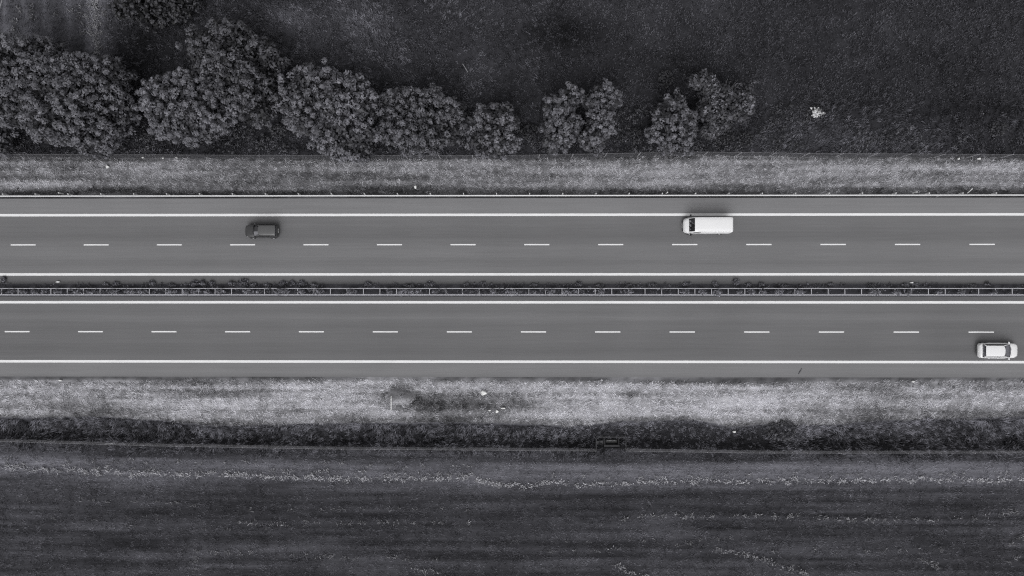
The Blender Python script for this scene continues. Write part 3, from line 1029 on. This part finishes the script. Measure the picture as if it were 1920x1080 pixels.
M['dry_twig'] = mat_flat('bare_pale_twig', .14, TINT, .9, .1, var=.3, scale=5)
TG = 'roadside trees along the upper fence'
tree('tree', 'large dark tree cut by the left picture edge, above the verge', [(30, 130, 68, 58), (75, 110, 42, 38), (15, 190, 40, 40), (48, 215, 30, 26)], 9.0, TG)
tree('tree', 'broadest dark tree, second from the left edge, its foot reaching the verge', [(140, 172, 84, 66), (185, 150, 48, 44), (110, 225, 62, 44), (168, 248, 50, 38), (205, 205, 36, 50), (85, 185, 45, 50)], 9.5, TG)
tree('tree', 'leafy crown tip showing at the left edge just above the verge', [(-12, 255, 26, 36), (-4, 232, 14, 14)], 4.5, TG)
tree('tree', 'rounded tree below the taller crown, between the broadest tree and the long one', [(325, 200, 62, 56), (390, 205, 52, 52), (350, 225, 62, 42), (345, 165, 48, 28)], 7.8, TG, g0=70, spacing=.68)
tree('tree', 'tallest tree behind the rounded one, farthest from the road in the row', [(440, 118, 72, 58), (395, 95, 46, 36), (488, 120, 40, 44), (478, 175, 46, 58), (425, 75, 44, 28)], 9.5, TG, g0=52, spacing=.78)
tree('tree', 'long slanting tree left of the tree pair under the meadow', [(585, 175, 58, 50), (640, 200, 58, 54), (640, 255, 58, 38), (570, 215, 38, 34), (680, 215, 26, 50)], 8.5, TG, g0=68, spacing=.74, gv=28)
tree('tree', 'wide uneven tree directly right of the long slanting tree', [(742, 205, 36, 40), (795, 205, 58, 40), (785, 250, 58, 36), (838, 235, 28, 34), (735, 245, 28, 26), (848, 208, 20, 22)], 7.2, TG, g0=60, spacing=.66, leafsize=.125)
tree('tree', 'compact round tree standing alone right of the wide uneven tree', [(925, 232, 46, 40), (924, 265, 42, 26), (900, 240, 26, 28)], 6.0, TG, g0=65)
tree('tree', 'slim tree on the left of the narrow pair in mid row', [(1046, 205, 24, 28), (1066, 185, 22, 22), (1050, 245, 26, 30), (1075, 235, 16, 22), (1036, 268, 14, 16)], 5.8, TG, .58, 64, 22, 34)
tree('tree', 'slim tree on the right of the narrow pair, tapering to a point', [(1134, 182, 28, 28), (1128, 225, 24, 34), (1112, 262, 22, 22), (1108, 190, 14, 14)], 5.8, TG, .58, 66, 22, 34)
tree('tree', 'small full tree above the left of the white van', [(1262, 215, 36, 32), (1255, 250, 38, 30), (1268, 268, 30, 20), (1285, 240, 22, 28)], 5.2, TG, .6, 64, 22, 34)
tree('tree', 'sparse tree with bare twigs above the white van, last in the row', [(1320, 152, 24, 13), (1340, 170, 22, 16), (1392, 195, 20, 26), (1402, 168, 9, 12), (1350, 224, 24, 18), (1366, 203, 30, 20), (1335, 244, 16, 12), (1358, 180, 24, 20), (1330, 205, 20, 22)], 4.6, TG, .74, 66, 30, 20,
     bare=[(1338, 200, 1372, 150), (1342, 200, 1385, 148), (1345, 202, 1392, 152), (1350, 190, 1380, 158), (1346, 196, 1366, 146), (1330, 205, 1352, 180)])
tree('thicket', 'dark thicket at the top edge right of the striped hay corner', [(285, 8, 60, 28), (330, 5, 36, 30), (245, 10, 30, 26), (300, 30, 34, 18)], 4.2, None, .5, 32, 16, 22, 'thicket')


def shrub(name, label, px, py, r, hgt, g0, gv=20, mat='leaf', cat='shrub', group=None, size=.10, ry=None, sp=.3, nl=16):
    x, y, z = ground(px, py)
    ry = ry or r
    g = thing(name, (x, y, z), label, cat, 0, group)
    rr = r * M1920
    lob = [((0, 0, hgt * .5), (rr * .85, ry * M1920 * .85, hgt * .5))]
    for k in range(3):
        a = random.uniform(0, 6.28)
        lob.append(((math.cos(a) * rr * .5, math.sin(a) * ry * M1920 * .5, hgt * .42), (rr * .5, ry * M1920 * .5, hgt * .4)))
    C = crown_clumps([((c[0], c[1], c[2] + .5), q) for c, q in lob], sp)
    if len(C) == 0:
        C = np.array([[0, 0, .5 + hgt * .5]])
    C[:, 2] -= .5
    C[:, 2] = np.maximum(C[:, 2], .05)
    V, F, S = leaves(C, sp * (.5 + .3 * rng.random(len(C))), nl, size, g0, gv)
    mesh_np('foliage', V, F, M[mat], g, S)
    mb = MB()
    for k in range(4):
        a = k * 1.6 + random.random()
        mb.tube([(0, 0, -.05), (math.cos(a) * rr * .3, math.sin(a) * rr * .3, hgt * .4), (math.cos(a) * rr * .6, math.sin(a) * rr * .6, hgt * .8)], [.03, .02, .006], 5)
    mb.build('stem', M['bark'], g)
    return g


n = 5200
cx, cy = rng.uniform(PX(-40), PX(1900), n), rng.uniform(PY(286), PY(196), n)
dens = np.interp(cx, [PX(0), PX(700), PX(1420), PX(1600), PX(1900)], [.64, .63, .62, .46, .38]) - .35 * np.clip((cy - PY(250)) / 3.3, 0, 1)
k = (vnoise(cx, cy, 2.4, 95) < dens) & (rng.random(n) < .8)
hh = .15 + .75 * vnoise(cx, cy, 1.3, 96)
C = np.stack([cx[k], cy[k], zt(cx[k], cy[k]) + hh[k] * rng.random(k.sum())], -1)
V, F, S = leaves(C, .18 + .16 * rng.random(len(C)), 16, .085, 68, 50)
tag(mesh_np('undergrowth', V, F, M['leaf'], None, S), 'dark leafy undergrowth filling the ground between and below the trees', 'undergrowth', None, 'stuff')

shrub('blossom_shrub', 'small shrub covered in white blossom alone in the dark meadow', 1526, 214, 17, 1.3, 62, 40, 'leaf', 'shrub', ry=14, size=.10, nl=10)
bs = [o for o in bpy.data.objects if o.name == 'blossom_shrub'][0]
C = np.stack([rng.normal(size=70) * .30 - .18, rng.normal(size=70) * .27 - .15, 1.0 + .35 * rng.random(70)], -1)
V, F, S = leaves(C, np.full(70, .13), 13, .075, 215, 70)
mesh_np('blossom', V, F, M['blossom'], bs, S)
shrub('bush', 'low bush in the gap between the tallest tree and the long tree', 526, 247, 17, 1.2, 62, ry=13)
shrub('bush', 'low dark bush right of the pointed slim tree', 1190, 255, 13, 1.0, 54, ry=13)
shrub('bush', 'small bush at the foot of the rounded tree near the verge', 283, 258, 16, 1.0, 58, ry=8)
shrub('bush', 'low bush between the compact round tree and the slim pair', 992, 248, 14, 1.0, 52, ry=14)
shrub('bush', 'low bush under the sparse tree with bare twigs', 1352, 258, 22, 1.1, 54, ry=16)
shrub('bush', 'loose bush just right of the sparse tree', 1395, 262, 14, .9, 54, ry=14)
shrub('bush', 'faint bush high between the slim pair and the small full tree', 1246, 150, 14, 1.0, 52, ry=16)
shrub('bush', 'dark bush at the upper edge of the ditch, below the pale verge', 1462, 806, 29, 1.5, 68, 34, ry=18, sp=.42, nl=22)
shrub('bush', 'pale wispy bush at the right edge in front of the meadow', 1868, 244, 17, .9, 64, ry=14)

WG1, WG2 = 'leafy weeds between the two median rails', 'low weeds along the upper side of the median barrier'
NAMED = {(150, 547): 'weeds between the median rails, first clump right of the small white median scrap',
         (215, 547): 'weeds between the median rails in line with the round scrap on the upper verge',
         (245, 547): 'densest weeds between the median rails, middle of the overgrown stretch at left',
         (268, 547): 'weeds between the median rails closing the right end of the overgrown left stretch',
         (322, 547): 'weeds between the median rails below the rounded tree',
         (368, 547): 'weeds between the median rails, second clump left of the black car',
         (415, 547): 'small weeds between the median rails, first clump left of the black car',
         (466, 547): 'weeds between the median rails below the bonnet of the black car',
         (530, 547): 'dense weeds between the median rails just right below the black car',
         (600, 547): 'weeds between the median rails below the left half of the long slanting tree',
         (660, 547): 'weeds between the median rails below the right half of the long slanting tree',
         (770, 547): 'bushiest weeds between the median rails, straight above the dark earth heap',
         (925, 547): 'weeds between the median rails straight above the large white block',
         (957, 547): 'taller weeds between the median rails just right of those above the white block',
         (1064, 547): 'weeds between the median rails below the slim pair of trees',
         (1126, 547): 'wide weed clump between the median rails, straight above the drain outlet',
         (1283, 548): 'weeds between the median rails below the bonnet of the white van',
         (1317, 548): 'small weeds between the median rails below the middle of the white van',
         (1345, 548): 'weeds between the median rails below the rear half of the white van',
         (1408, 548): 'narrow weeds between the median rails just right of the white van',
         (1460, 548): 'weeds between the median rails straight above the dark ditch bush',
         (1498, 548): 'weeds between the median rails straight above the dark stick on the shoulder',
         (1640, 548): 'pale weed clump spilling over both median rails at the right',
         (1701, 548): 'narrow weed clump between the median rails just right of the pale spilling clump',
         (3, 525): 'weed tuft above the median rails at the left picture edge',
         (282, 531): 'small weeds on the dark soil above the overgrown left stretch of rails',
         (378, 531): 'low bushy weeds above the median rails, left below the black car',
         (455, 530): 'longest low bush of weeds above the median rails, below the front of the black car',
         (546, 531): 'low bushy weeds above the median rails, right below the black car',
         (688, 533): 'small weeds above the median rails, alone right of the bushy stretch',
         (806, 533): 'small weeds above the median rails, right of the bushiest clump between them',
         (1085, 533): 'low weeds above the median rails below the slim pair of trees',
         (1290, 533): 'low weeds above the median rails below the bonnet of the white van',
         (1343, 533): 'low weeds above the median rails below the rear half of the white van',
         (1382, 529): 'spiky weed tuft above the median rails just behind the white van'}
wl = [(22, 547, 8, 5), (45, 547, 8, 5), (68, 547, 7, 5), (85, 547, 8, 5), (110, 547, 9, 5), (150, 547, 10, 6), (170, 547, 9, 5), (215, 547, 12, 5), (245, 547, 14, 6), (268, 547, 10, 6), (322, 547, 11, 6), (352, 547, 9, 5),
      (368, 547, 11, 6), (390, 547, 8, 5), (415, 547, 9, 6), (466, 547, 12, 6), (485, 547, 6, 5), (530, 547, 15, 7), (565, 547, 8, 6), (600, 547, 9, 6), (660, 547, 10, 6), (730, 547, 7, 5), (752, 547, 9, 7), (770, 547, 15, 8), (785, 547, 8, 6), (815, 547, 6, 4),
      (925, 547, 8, 6), (957, 547, 10, 7), (970, 547, 9, 6), (1001, 547, 6, 4), (1035, 547, 7, 5), (1064, 547, 10, 7), (1078, 547, 7, 5), (1126, 547, 13, 7), (1180, 547, 8, 5), (1283, 548, 11, 7), (1317, 548, 8, 6), (1345, 548, 11, 7), (1386, 548, 6, 5), (1408, 548, 7, 6), (1428, 548, 8, 5),
      (1460, 548, 10, 6), (1498, 548, 13, 6), (1640, 548, 14, 7), (1680, 548, 8, 5), (1701, 548, 7, 7), (1760, 548, 6, 4), (1800, 548, 8, 5), (1860, 548, 7, 4),
      (3, 525, 5, 6), (195, 533, 7, 3), (215, 532, 7, 4), (282, 531, 8, 4), (318, 535, 8, 3), (362, 532, 9, 6), (378, 531, 9, 5), (395, 532, 7, 5), (432, 532, 9, 5), (455, 530, 13, 6), (472, 534, 8, 4), (500, 535, 9, 3), (530, 532, 10, 5), (546, 531, 9, 5), (565, 532, 9, 6), (588, 535, 8, 4),
      (688, 533, 8, 4), (768, 536, 10, 4), (806, 533, 8, 4), (875, 533, 7, 3), (905, 532, 6, 4), (1000, 535, 8, 3), (1085, 533, 8, 4), (1125, 536, 12, 4), (1180, 536, 9, 3), (1225, 534, 8, 3), (1290, 533, 9, 4), (1343, 533, 7, 4), (1382, 529, 7, 6), (1405, 534, 7, 3), (1430, 533, 6, 3), (1475, 536, 8, 3),
      (1560, 533, 6, 2), (1638, 536, 9, 4), (1700, 535, 7, 4), (1721, 535, 5, 4), (1830, 536, 8, 3), (1855, 533, 6, 3)]
WV, WF, WS, wn_ = [], [], [], 0
for (px, py, r, ry) in wl:
    inn = py >= 540
    x, y = at(px, py, .5)
    hgt = random.uniform(1.0, 1.35) if inn else random.uniform(.22, .42)
    n = int(12 + r * ry * .42)
    a = rng.random(n) * 6.283
    q = np.sqrt(rng.random(n))
    q[:4] *= .3
    q *= .9
    C = np.stack([np.cos(a) * q * r * M1920, np.sin(a) * q * ry * M1920 * 1.05, hgt * (.35 + .6 * (1 - q * q)) * (.6 + .4 * rng.random(n))], -1)
    V, F, S = leaves(C, np.full(n, .14), 14, .07, 106 if inn else 84, 64)
    if (px, py) in NAMED:
        o = mesh_np('weed_clump', V, F, M['leaf'], None, S)
        o.location = (x, y, .0)
        tag(o, NAMED[(px, py)], 'weeds', WG1 if inn else WG2)
    else:
        WV.append(V + np.array([x, y, 0]))
        WF.append(F + wn_)
        WS.append(S)
        wn_ += len(V)
# thin cover of seedlings over the dark soil beside and between the rails
n = 1500
cx = rng.uniform(-72, 72, n)
cy = np.where(rng.random(n) < .55, rng.uniform(PY(540), PY(531), n), rng.uniform(PY(552), PY(542), n))
k = vnoise(cx, cy * 3, 2.2, 90) > .42
C = np.stack([cx[k], cy[k], .04 + .12 * rng.random(k.sum())], -1)
n = 1300
ex = rng.uniform(-70, PX(1500), n)
k = vnoise(ex, ex * 0, 1.7, 97) > np.interp(ex, [PX(0), PX(600), PX(1500)], [.38, .52, .68])
C = np.concatenate([C, np.stack([ex[k], rng.uniform(PY(551.5), PY(541), k.sum()), rng.uniform(.35, 1.0, k.sum())], -1)])
V, F, S = leaves(C, np.full(len(C), .13), 9, .065, 82, 64)
WV.append(V)
WF.append(F + wn_)
WS.append(S)
tag(mesh_np('median_weeds', np.concatenate(WV), np.concatenate(WF), M['leaf'], None, np.concatenate(WS)), 'thin weeds and seedlings scattered over the dark median soil', 'weeds', None, 'stuff')


# ------------------------------------------------------------------ grass and straw (stuff)
def blades(name, x, y, L, W, az, h, shade, mat, label, seg=2, zoff=None):
    n = len(x)
    z = zt(x, y) if zoff is None else zoff
    dx, dy_ = np.cos(az), np.sin(az)
    sx, sy = -dy_ * W / 2, dx * W / 2
    up = np.sqrt(np.maximum(0, 1 - h * h))
    b = np.stack([x, y, z - .02], -1)
    s = np.stack([sx, sy, np.zeros(n)], -1)
    tip = b + np.stack([dx * h * L, dy_ * h * L, up * L * .9 + .03], -1)
    if seg == 1:
        V = np.stack([b - s, b + s, tip], 1).reshape(-1, 3)
        F = np.arange(3 * n).reshape(-1, 3)
        sh = np.repeat(shade, 3)
    else:
        mid = b + np.stack([dx * h * L * .40, dy_ * h * L * .40, np.minimum(up * L * .55 + .12 * L, L * .75) + .02], -1)
        V = np.stack([b - s, b + s, mid - s * .85, mid + s * .85, tip], 1).reshape(-1, 3)
        k = np.arange(n)[:, None] * 5
        F = np.concatenate([k + [[0, 1, 3]], k + [[0, 3, 2]], k + [[2, 3, 4]]], 1).reshape(-1, 3)
        sh = np.repeat(shade, 5)
    o = mesh_np(name, V, F, mat, None, sh)
    return tag(o, label, 'grass', None, 'stuff')


def scatter(n, x0, x1, y0, y1, per, spread):
    """tufts: n centres, per blades each"""
    cx, cy = rng.uniform(x0, x1, n), rng.uniform(y0, y1, n)
    x = np.repeat(cx, per) + rng.normal(size=n * per) * spread
    y = np.repeat(cy, per) + rng.normal(size=n * per) * spread
    return x, y, np.repeat(rng.random(n), per), np.repeat(cx, per), np.repeat(cy, per)


# meadow beyond the trees
n, per = 34000, 9
x, y, tr, cx, cy = scatter(n, -72, 72, 15.8, 44, per, .16)
ok = y > FENCE_N(x) + .15
hay = (x < PX(200)) & (y > PY(105))
x, y, tr, cx, cy, hay = (a[ok] for a in (x, y, tr, cx, cy, hay))
az = 6.283 * fnoise(cx, cy, 9, 60) * 1.3 + .8 + 2.4 * (np.modf(tr * 57.3)[0] - .5) + rng.normal(size=len(x)) * .35
east = np.clip((cx - PX(960)) / 12, 0, 1) * np.clip((cy - PY(205)) / 2, 0, 1)
L_ = (.22 + .38 * rng.random(len(x))) * np.where(hay, .35, 1.0) * (.6 + .8 * fnoise(cx, cy, 6, 61)) * (1 - .35 * east)
az = az + east * 2.5 * rng.normal(size=len(x))
g_ = shade_field_n(cx, cy) * 1.05 + 18 + (52 - 16 * east) * (tr - .5) + (14 + 34 * east) * (rng.random(len(x)) - .5) + 22 * (tr > .93) * (1 - east)
blades('meadow_grass', x, y, L_, .05 + .035 * rng.random(len(x)), az, .35 + .5 * rng.random(len(x)), lin(np.clip(g_, 24, 150)), M['grass'], 'long dark meadow grass covering the upper field', 2)

# verges: short mown dry grass, lying mostly along the road
n, per = 11000, 7
x, y, tr, cx, cy = scatter(n, -72, 72, ROAD_N, 16.4, per, .14)
ok = (y > PY(363)) & (y < FENCE_N(x))
x, y, tr, cx, cy = (a[ok] for a in (x, y, tr, cx, cy))
az = np.where(tr * 31.7 % 1 < .5, 0, np.pi) + 2.2 * (tr * 77.1 % 1 - .5) + rng.normal(size=len(x)) * .3
g_ = shade_verge_n(cx, cy) * 1.36 + 78 * (tr - .5) + 26 * (rng.random(len(x)) - .5)
blades('verge_grass', x, y, ( .18 + .30 * rng.random(len(x))), .05 + .04 * rng.random(len(x)), az, .7 + .28 * rng.random(len(x)), lin(np.clip(g_, 40, 190)), M['dry'], 'short mown grass on the upper verge', 1)
n, per = 12000, 7
x, y, tr, cx, cy = scatter(n, -72, 72, -17.2, ROAD_S, per, .14)
edge = fnoise(cx, cy, 1.2, 63) * .7 - .35
ok = (y < GRAVEL_S(x) + edge * .6) & (y > DITCH_T(x) + edge)
x, y, tr, cx, cy = (a[ok] for a in (x, y, tr, cx, cy))
az = np.where(tr * 31.7 % 1 < .5, 0, np.pi) + 2.6 * (tr * 77.1 % 1 - .5) + rng.normal(size=len(x)) * .3
g_ = shade_verge_s(cx, cy) * 1.31 + 80 * (tr - .5) + 30 * (rng.random(len(x)) - .5)
blades('verge_grass', x, y, ( .20 + .34 * rng.random(len(x))), .05 + .045 * rng.random(len(x)), az, .7 + .28 * rng.random(len(x)), lin(np.clip(g_, 45, 215)), M['dry'], 'pale dry cut grass on the lower verge', 1)

# ditch: long drooping blades
n, per = 8500, 14
x, y, tr, cx, cy = scatter(n, -72, 72, -21.0, -15.2, per, .12)
ok = (y < DITCH_T(x) - .15 + .5 * (fnoise(cx, cy, 1.8, 78) - .5)) & (y > FENCE_S(x) - .15 - 1.3 * rng.random(len(x)) ** 2 * (fnoise(cx, cy, 3, 77) > .42)) & ~((np.abs(x - PX(1148)) < 1.0) & (y < PY(826)))
x, y, tr, cx, cy = (a[ok] for a in (x, y, tr, cx, cy))
sw = fnoise(cx, cy, 2.6, 70)
az = np.where(cx < PX(1110), -2.3, -.25) + (sw - .5) * 4.5 + rng.normal(size=len(x)) * .45
dens = np.where((cx > PX(1110)) & (cx < PX(1440)), .45, 1.0)
L_ = (.28 + .60 * rng.random(len(x))) * (.45 + .9 * fnoise(cx, cy, 3.5, 71)) * dens
t0, t1 = DITCH_T(cx), FENCE_S(cx)
u = (t0 - cy) / (t0 - t1)
g_ = 60 + 30 * (fnoise(cx, cy, 3, 72) - .5) * 2 + 52 * (tr > .72) + 18 * (rng.random(len(x)) - .5) + np.interp(u, [-.1, .05, .2, .5, .75, 1], [45, 26, 10, 2, -12, -6])
g_ = g_ + 3 - 10 * (dens < 1)
blades('ditch_grass', x, y, L_, .04 + .035 * rng.random(len(x)), az, .6 + .38 * rng.random(len(x)), lin(np.clip(g_, 26, 135)), M['grass'], 'long drooping grass filling the ditch', 2)

# lower field: stubble and grass
n, per = 26000, 7
x, y, tr, cx, cy = scatter(n, -72, 72, -46, -18.8, per, .15)
ok = y < FENCE_S(x) - .1
x, y, tr, cx, cy = (a[ok] for a in (x, y, tr, cx, cy))
az = np.where(rng.random(len(x)) < .5, 0, np.pi) + rng.normal(size=len(x)) * .6
near = np.clip(1 - (FENCE_S(x) - y) / 1.6, 0, 1)
g_ = shade_field_s(cx, cy) * 1.10 + 17 + 56 * (tr - .5) + 18 * (rng.random(len(x)) - .5)
blades('field_stubble', x, y, .16 + .26 * rng.random(len(x)) + .35 * near * rng.random(len(x)), .045 + .04 * rng.random(len(x)), az + near * rng.normal(size=len(x)), .6 + .35 * rng.random(len(x)),
       lin(np.clip(g_, 26, 140)), M['grass'], 'short stubble and grass covering the lower field', 1)

# straw left in rows
rows = [([(0, 874), (60, 879), (300, 888), (640, 897), (870, 896)], 1.3, 122, .85), ([(880, 896), (930, 908), (1060, 906), (1100, 908), (1180, 904), (1280, 901), (1920, 899)], 1.2, 124, .95),
        ([(0, 858), (200, 864), (500, 868), (880, 874)], .35, 95, 1.8), ([(0, 868), (300, 881), (880, 889)], .5, 100, 1.3), ([(1000, 890), (1200, 895), (1500, 890), (1920, 888)], .35, 100, 1.8),
        ([(1150, 976), (1210, 967), (1480, 967)], .7, 96, 1.3), ([(1480, 967), (1580, 974), (1750, 974), (1850, 968), (1905, 955)], .55, 92, 1.2), ([(0, 935), (300, 942), (480, 955), (640, 950), (900, 955)], .22, 76, 1.6),
        ([(430, 974), (520, 981), (640, 980), (930, 979)], .4, 88, 1.3), ([(380, 1031), (480, 1037), (640, 1042), (850, 1045)], .42, 84, 1.2), ([(980, 1036), (1150, 1028), (1300, 1018)], .3, 80, 1.3),
        ([(1140, 1054), (1175, 1068), (1210, 1080)], .8, 100, .8), ([(1340, 1030), (1410, 1040), (1450, 1056), (1510, 1072)], .9, 100, .8), ([(1220, 1021), (1360, 1030), (1480, 1030), (1620, 1036), (1760, 1028)], .35, 84, 1.5),
        ([(1710, 1044), (1780, 1068)], .7, 90, .8), ([(1885, 1024), (1925, 998)], .6, 84, .8), ([(1880, 1058), (1925, 1034)], .8, 92, .8), ([(740, 1063), (800, 1068), (840, 1080)], .6, 88, .9), ([(368, 1012), (370, 1045), (366, 1080)], .6, 82, .9),
        ([(190, 990), (640, 985)], .1, 70, 2), ([(940, 1012), (1250, 1016), (1450, 1005)], .15, 74, 2), ([(0, 968), (300, 972)], .2, 66, 2), ([(870, 886), (905, 900), (940, 910)], 1.2, 108, .6),
        ([(180, 0), (183, 100)], 1.2, 104, .4), ([(170, 0), (172, 70)], 1.0, 94, .45), ([(150, 0), (157, 75)], .5, 80, .7), ([(42, 0), (26, 60)], .5, 78, .7), ([(62, 0), (58, 35)], .4, 76, .7), ([(118, 0), (122, 30)], .4, 76, .7), ([(134, 0), (136, 70)], .4, 76, .7), ([(100, 0), (98, 30)], .4, 76, .7), ([(195, 10), (192, 108)], .7, 80, .5)]
X_, Y_, G_, A_, Q_ = [], [], [], [], []
for pts, dens, gl, gap in rows:
    P = np.array([ground(*p)[:2] for p in pts])
    seg = np.linalg.norm(np.diff(P, axis=0), axis=1)
    cum = np.concatenate([[0], np.cumsum(seg)])
    s = 0.0
    while s < cum[-1]:
        s += gap * rng.uniform(.5, 1.3)
        if rng.random() > .35 + .65 * min(1, dens):
            continue
        c = np.array([np.interp(s, cum, P[:, 0]), np.interp(s, cum, P[:, 1])]) + rng.normal(size=2) * .12
        k = int(7 + 20 * dens * rng.random())
        for q in range(k):
            o = rng.normal(size=2) * np.array([.24, .13])
            X_.append(c[0] + o[0])
            Y_.append(c[1] + o[1])
            G_.append(gl * 1.12 + rng.normal() * 24)
            A_.append(rng.random() * 6.283)
            Q_.append(rng.uniform(.15, .42))
o = blades('straw', np.array(X_), np.array(Y_), np.array(Q_), np.full(len(X_), .07), np.array(A_), np.full(len(X_), .80), lin(np.clip(np.array(G_) * 1.2, 55, 215)), M['dry'],
           'bright cut straw lying in rows across the fields', 2, zt(np.array(X_), np.array(Y_)) + .12)
o['category'] = 'straw'


# ------------------------------------------------------------------ small things on the verges
def scrap(label, px, py, w, h, name='scrap', mat='scrap', hz=.15, cat='litter', group='pale scraps beside the road'):
    x, y, z = ground(px, py)
    w, h = w * M1920 / 2, h * M1920 / 2
    n = 7
    vs, fs = [], []
    for lv, (sc, zz) in enumerate(((1.0, -.03), (1.02, hz * .55), (.72, hz))):
        for k in range(n):
            t = 2 * math.pi * k / n
            j = 1 + .16 * math.sin(k * 2.4 + px)
            vs.append((math.cos(t) * w * sc * j, math.sin(t) * h * sc * j, zz * (1 + .2 * math.sin(k * 1.7))))
    for lv in range(2):
        for k in range(n):
            fs.append((lv * n + k, lv * n + (k + 1) % n, (lv + 1) * n + (k + 1) % n, (lv + 1) * n + k))
    fs.append(tuple(2 * n + k for k in range(n)))
    o = MB().add(vs, fs).build(name, M[mat], None)
    o.location = (x, y, z + .10)
    return tag(o, label, cat, group)


scrap('large white block lying on the lower verge right of the earth mound', 907, 736, 13, 9, hz=.38, name='white_block', cat='block')
scrap('white scrap near the ditch, below right of the white block', 932, 771, 6, 6)
scrap('thin white scrap just right above the scrap near the ditch', 943, 765, 9, 3)
scrap('tiny white scrap left of the scrap near the ditch', 918, 769, 5, 3)
scrap('round white scrap in the middle of the upper verge at left', 203, 313, 6, 6, hz=.25)
scrap('pale leaf shaped scrap above the guardrail, right of the black car', 779, 351, 5, 7)
scrap('small white scrap on the median soil at far left', 110, 528.5, 9, 3, hz=.1)
scrap('small white scrap on the median soil at far right', 1708, 530, 7, 3, hz=.1)
scrap('bright scrap caught on the lower median rail at right', 1746, 552.5, 6, 2.5, hz=.85)
scrap('white strip of litter at the gravel edge, lower left', 114, 713, 7, 3)
scrap('pale litter at the gravel edge below the white car', 1711, 715, 6, 3)
scrap('pale scrap by the upper fence at the right', 1834, 298, 7, 4)
scrap('small pale scrap by the upper fence left of the next one', 1796, 298, 4, 4)
scrap('pale stone in the dark meadow edge of the ditch', 1376, 809, 6, 4, name='stone', cat='stone')
scrap('small pale stone by the upper fence under the rounded tree', 269, 296, 4, 3, name='stone', cat='stone')
scrap('tiny pale stone by the upper fence, middle of three', 307, 297, 3, 3, name='stone', cat='stone')
scrap('tiny pale stone by the upper fence, right of three', 332, 296, 4, 3, name='stone', cat='stone')

# earth mound with the white stake
x, y, z = ground(752, 741)
g = thing('earth_mound', (x, y, z), 'dug dark earth heap on the lower verge beside the white stake', 'mound')
a = np.linspace(0, 1, 15)
Gx, Gy = np.meshgrid((a - .5) * 3.6, (a - .5) * 2.4)
rr = np.sqrt((Gx / 1.7) ** 2 + (Gy / 1.1) ** 2)
rr = rr + .5 * (fnoise(Gx, Gy, .7, 83) - .5)
Z = .22 * np.exp(-((rr - .55) / .35) ** 2) + .22 * fnoise(Gx, Gy, .5, 80) - .12 - .2 * np.clip(rr - .95, 0, 1)
nc = 15
F = np.array([[i * nc + j, i * nc + j + 1, (i + 1) * nc + j + 1, (i + 1) * nc + j] for i in range(nc - 1) for j in range(nc - 1)])
mesh_np('heap', np.stack([Gx, Gy, Z], -1).reshape(-1, 3), F, M['earth'], g, lin(np.clip(98 + 60 * (fnoise(Gx, Gy, .6, 81) - .5) + 60 * np.clip(.5 - Gy - .6 * np.abs(Gx), 0, 1) + 60 * np.clip(rr - .75, 0, 1), 40, 150)).ravel(), True)


def stake(name, label, cat, p0, p1, r, mat, z0=.05, z1=.05, group=None):
    a_, b_ = ground(*p0), ground(*p1)
    o = MB().tube([(0, 0, z0), ((b_[0] - a_[0]) * .5, (b_[1] - a_[1]) * .5, (z0 + z1) / 2 + .02 + (b_[2] - a_[2]) / 2), (b_[0] - a_[0], b_[1] - a_[1], z1 + b_[2] - a_[2])], [r, r * .95, r * .8], 6).build(name, mat, None)
    o.location = a_
    return tag(o, label, cat, group)


stake('white_stake', 'white wooden stake leaning over beside the dark earth heap', 'stake', (733.5, 772), (735.5, 741), .05, M['scrap'], .0, .75)
stake('stick', 'pale thin stick lying right of the earth heap', 'stick', (752, 752), (761, 762), .035, M['post'], .1, .1)
stake('stick', 'dark stick lying on the lower shoulder left of the white car', 'stick', (1497, 701), (1503, 691), .04, M['bark'], .04, .06)
stake('stick', 'pale broken twig under the upper guardrail at right', 'stick', (1754, 370), (1761, 366.5), .04, M['galv_old'], .06, .12)
stake('marker_post', 'pale marker post tilting behind the upper guardrail near the right', 'post', (1814, 362), (1816.5, 355), .06, M['scrap'], .0, .7)
stake('stick', 'pale long straw stalk by the lower fence at left', 'stick', (203, 830), (222, 828), .035, M['post'], .7, .8)
stake('stick', 'thin pale pole lying in the field at the top left corner', 'stick', (1, 24), (8, 0), .05, M['post'], .3, .3)
stake('stick', 'pale fallen twig in the meadow above the compact round tree', 'stick', (868, 122), (878, 138), .04, M['post'], .45, .5)

for px, py, lb in ((109, 362.6, 'short white reflector post behind the guardrail at far left'), (1252, 361.6, 'short white reflector post behind the guardrail left of the white van'),
                   (1720, 360.8, 'short white reflector post behind the guardrail above the right lanes')):
    x, y = at(px, py, .9)
    g = thing('delineator_post', (x, y + .08, -.03), lb, 'marker post', 0, 'reflector posts along the upper guardrail')
    MB().box(-.06, .06, -.05, .05, -.2, .9, .015).build('post', M['scrap'], g)
    MB().box(-.062, .062, -.054, -.048, .62, .76).build('reflector', M['lamp'], g)
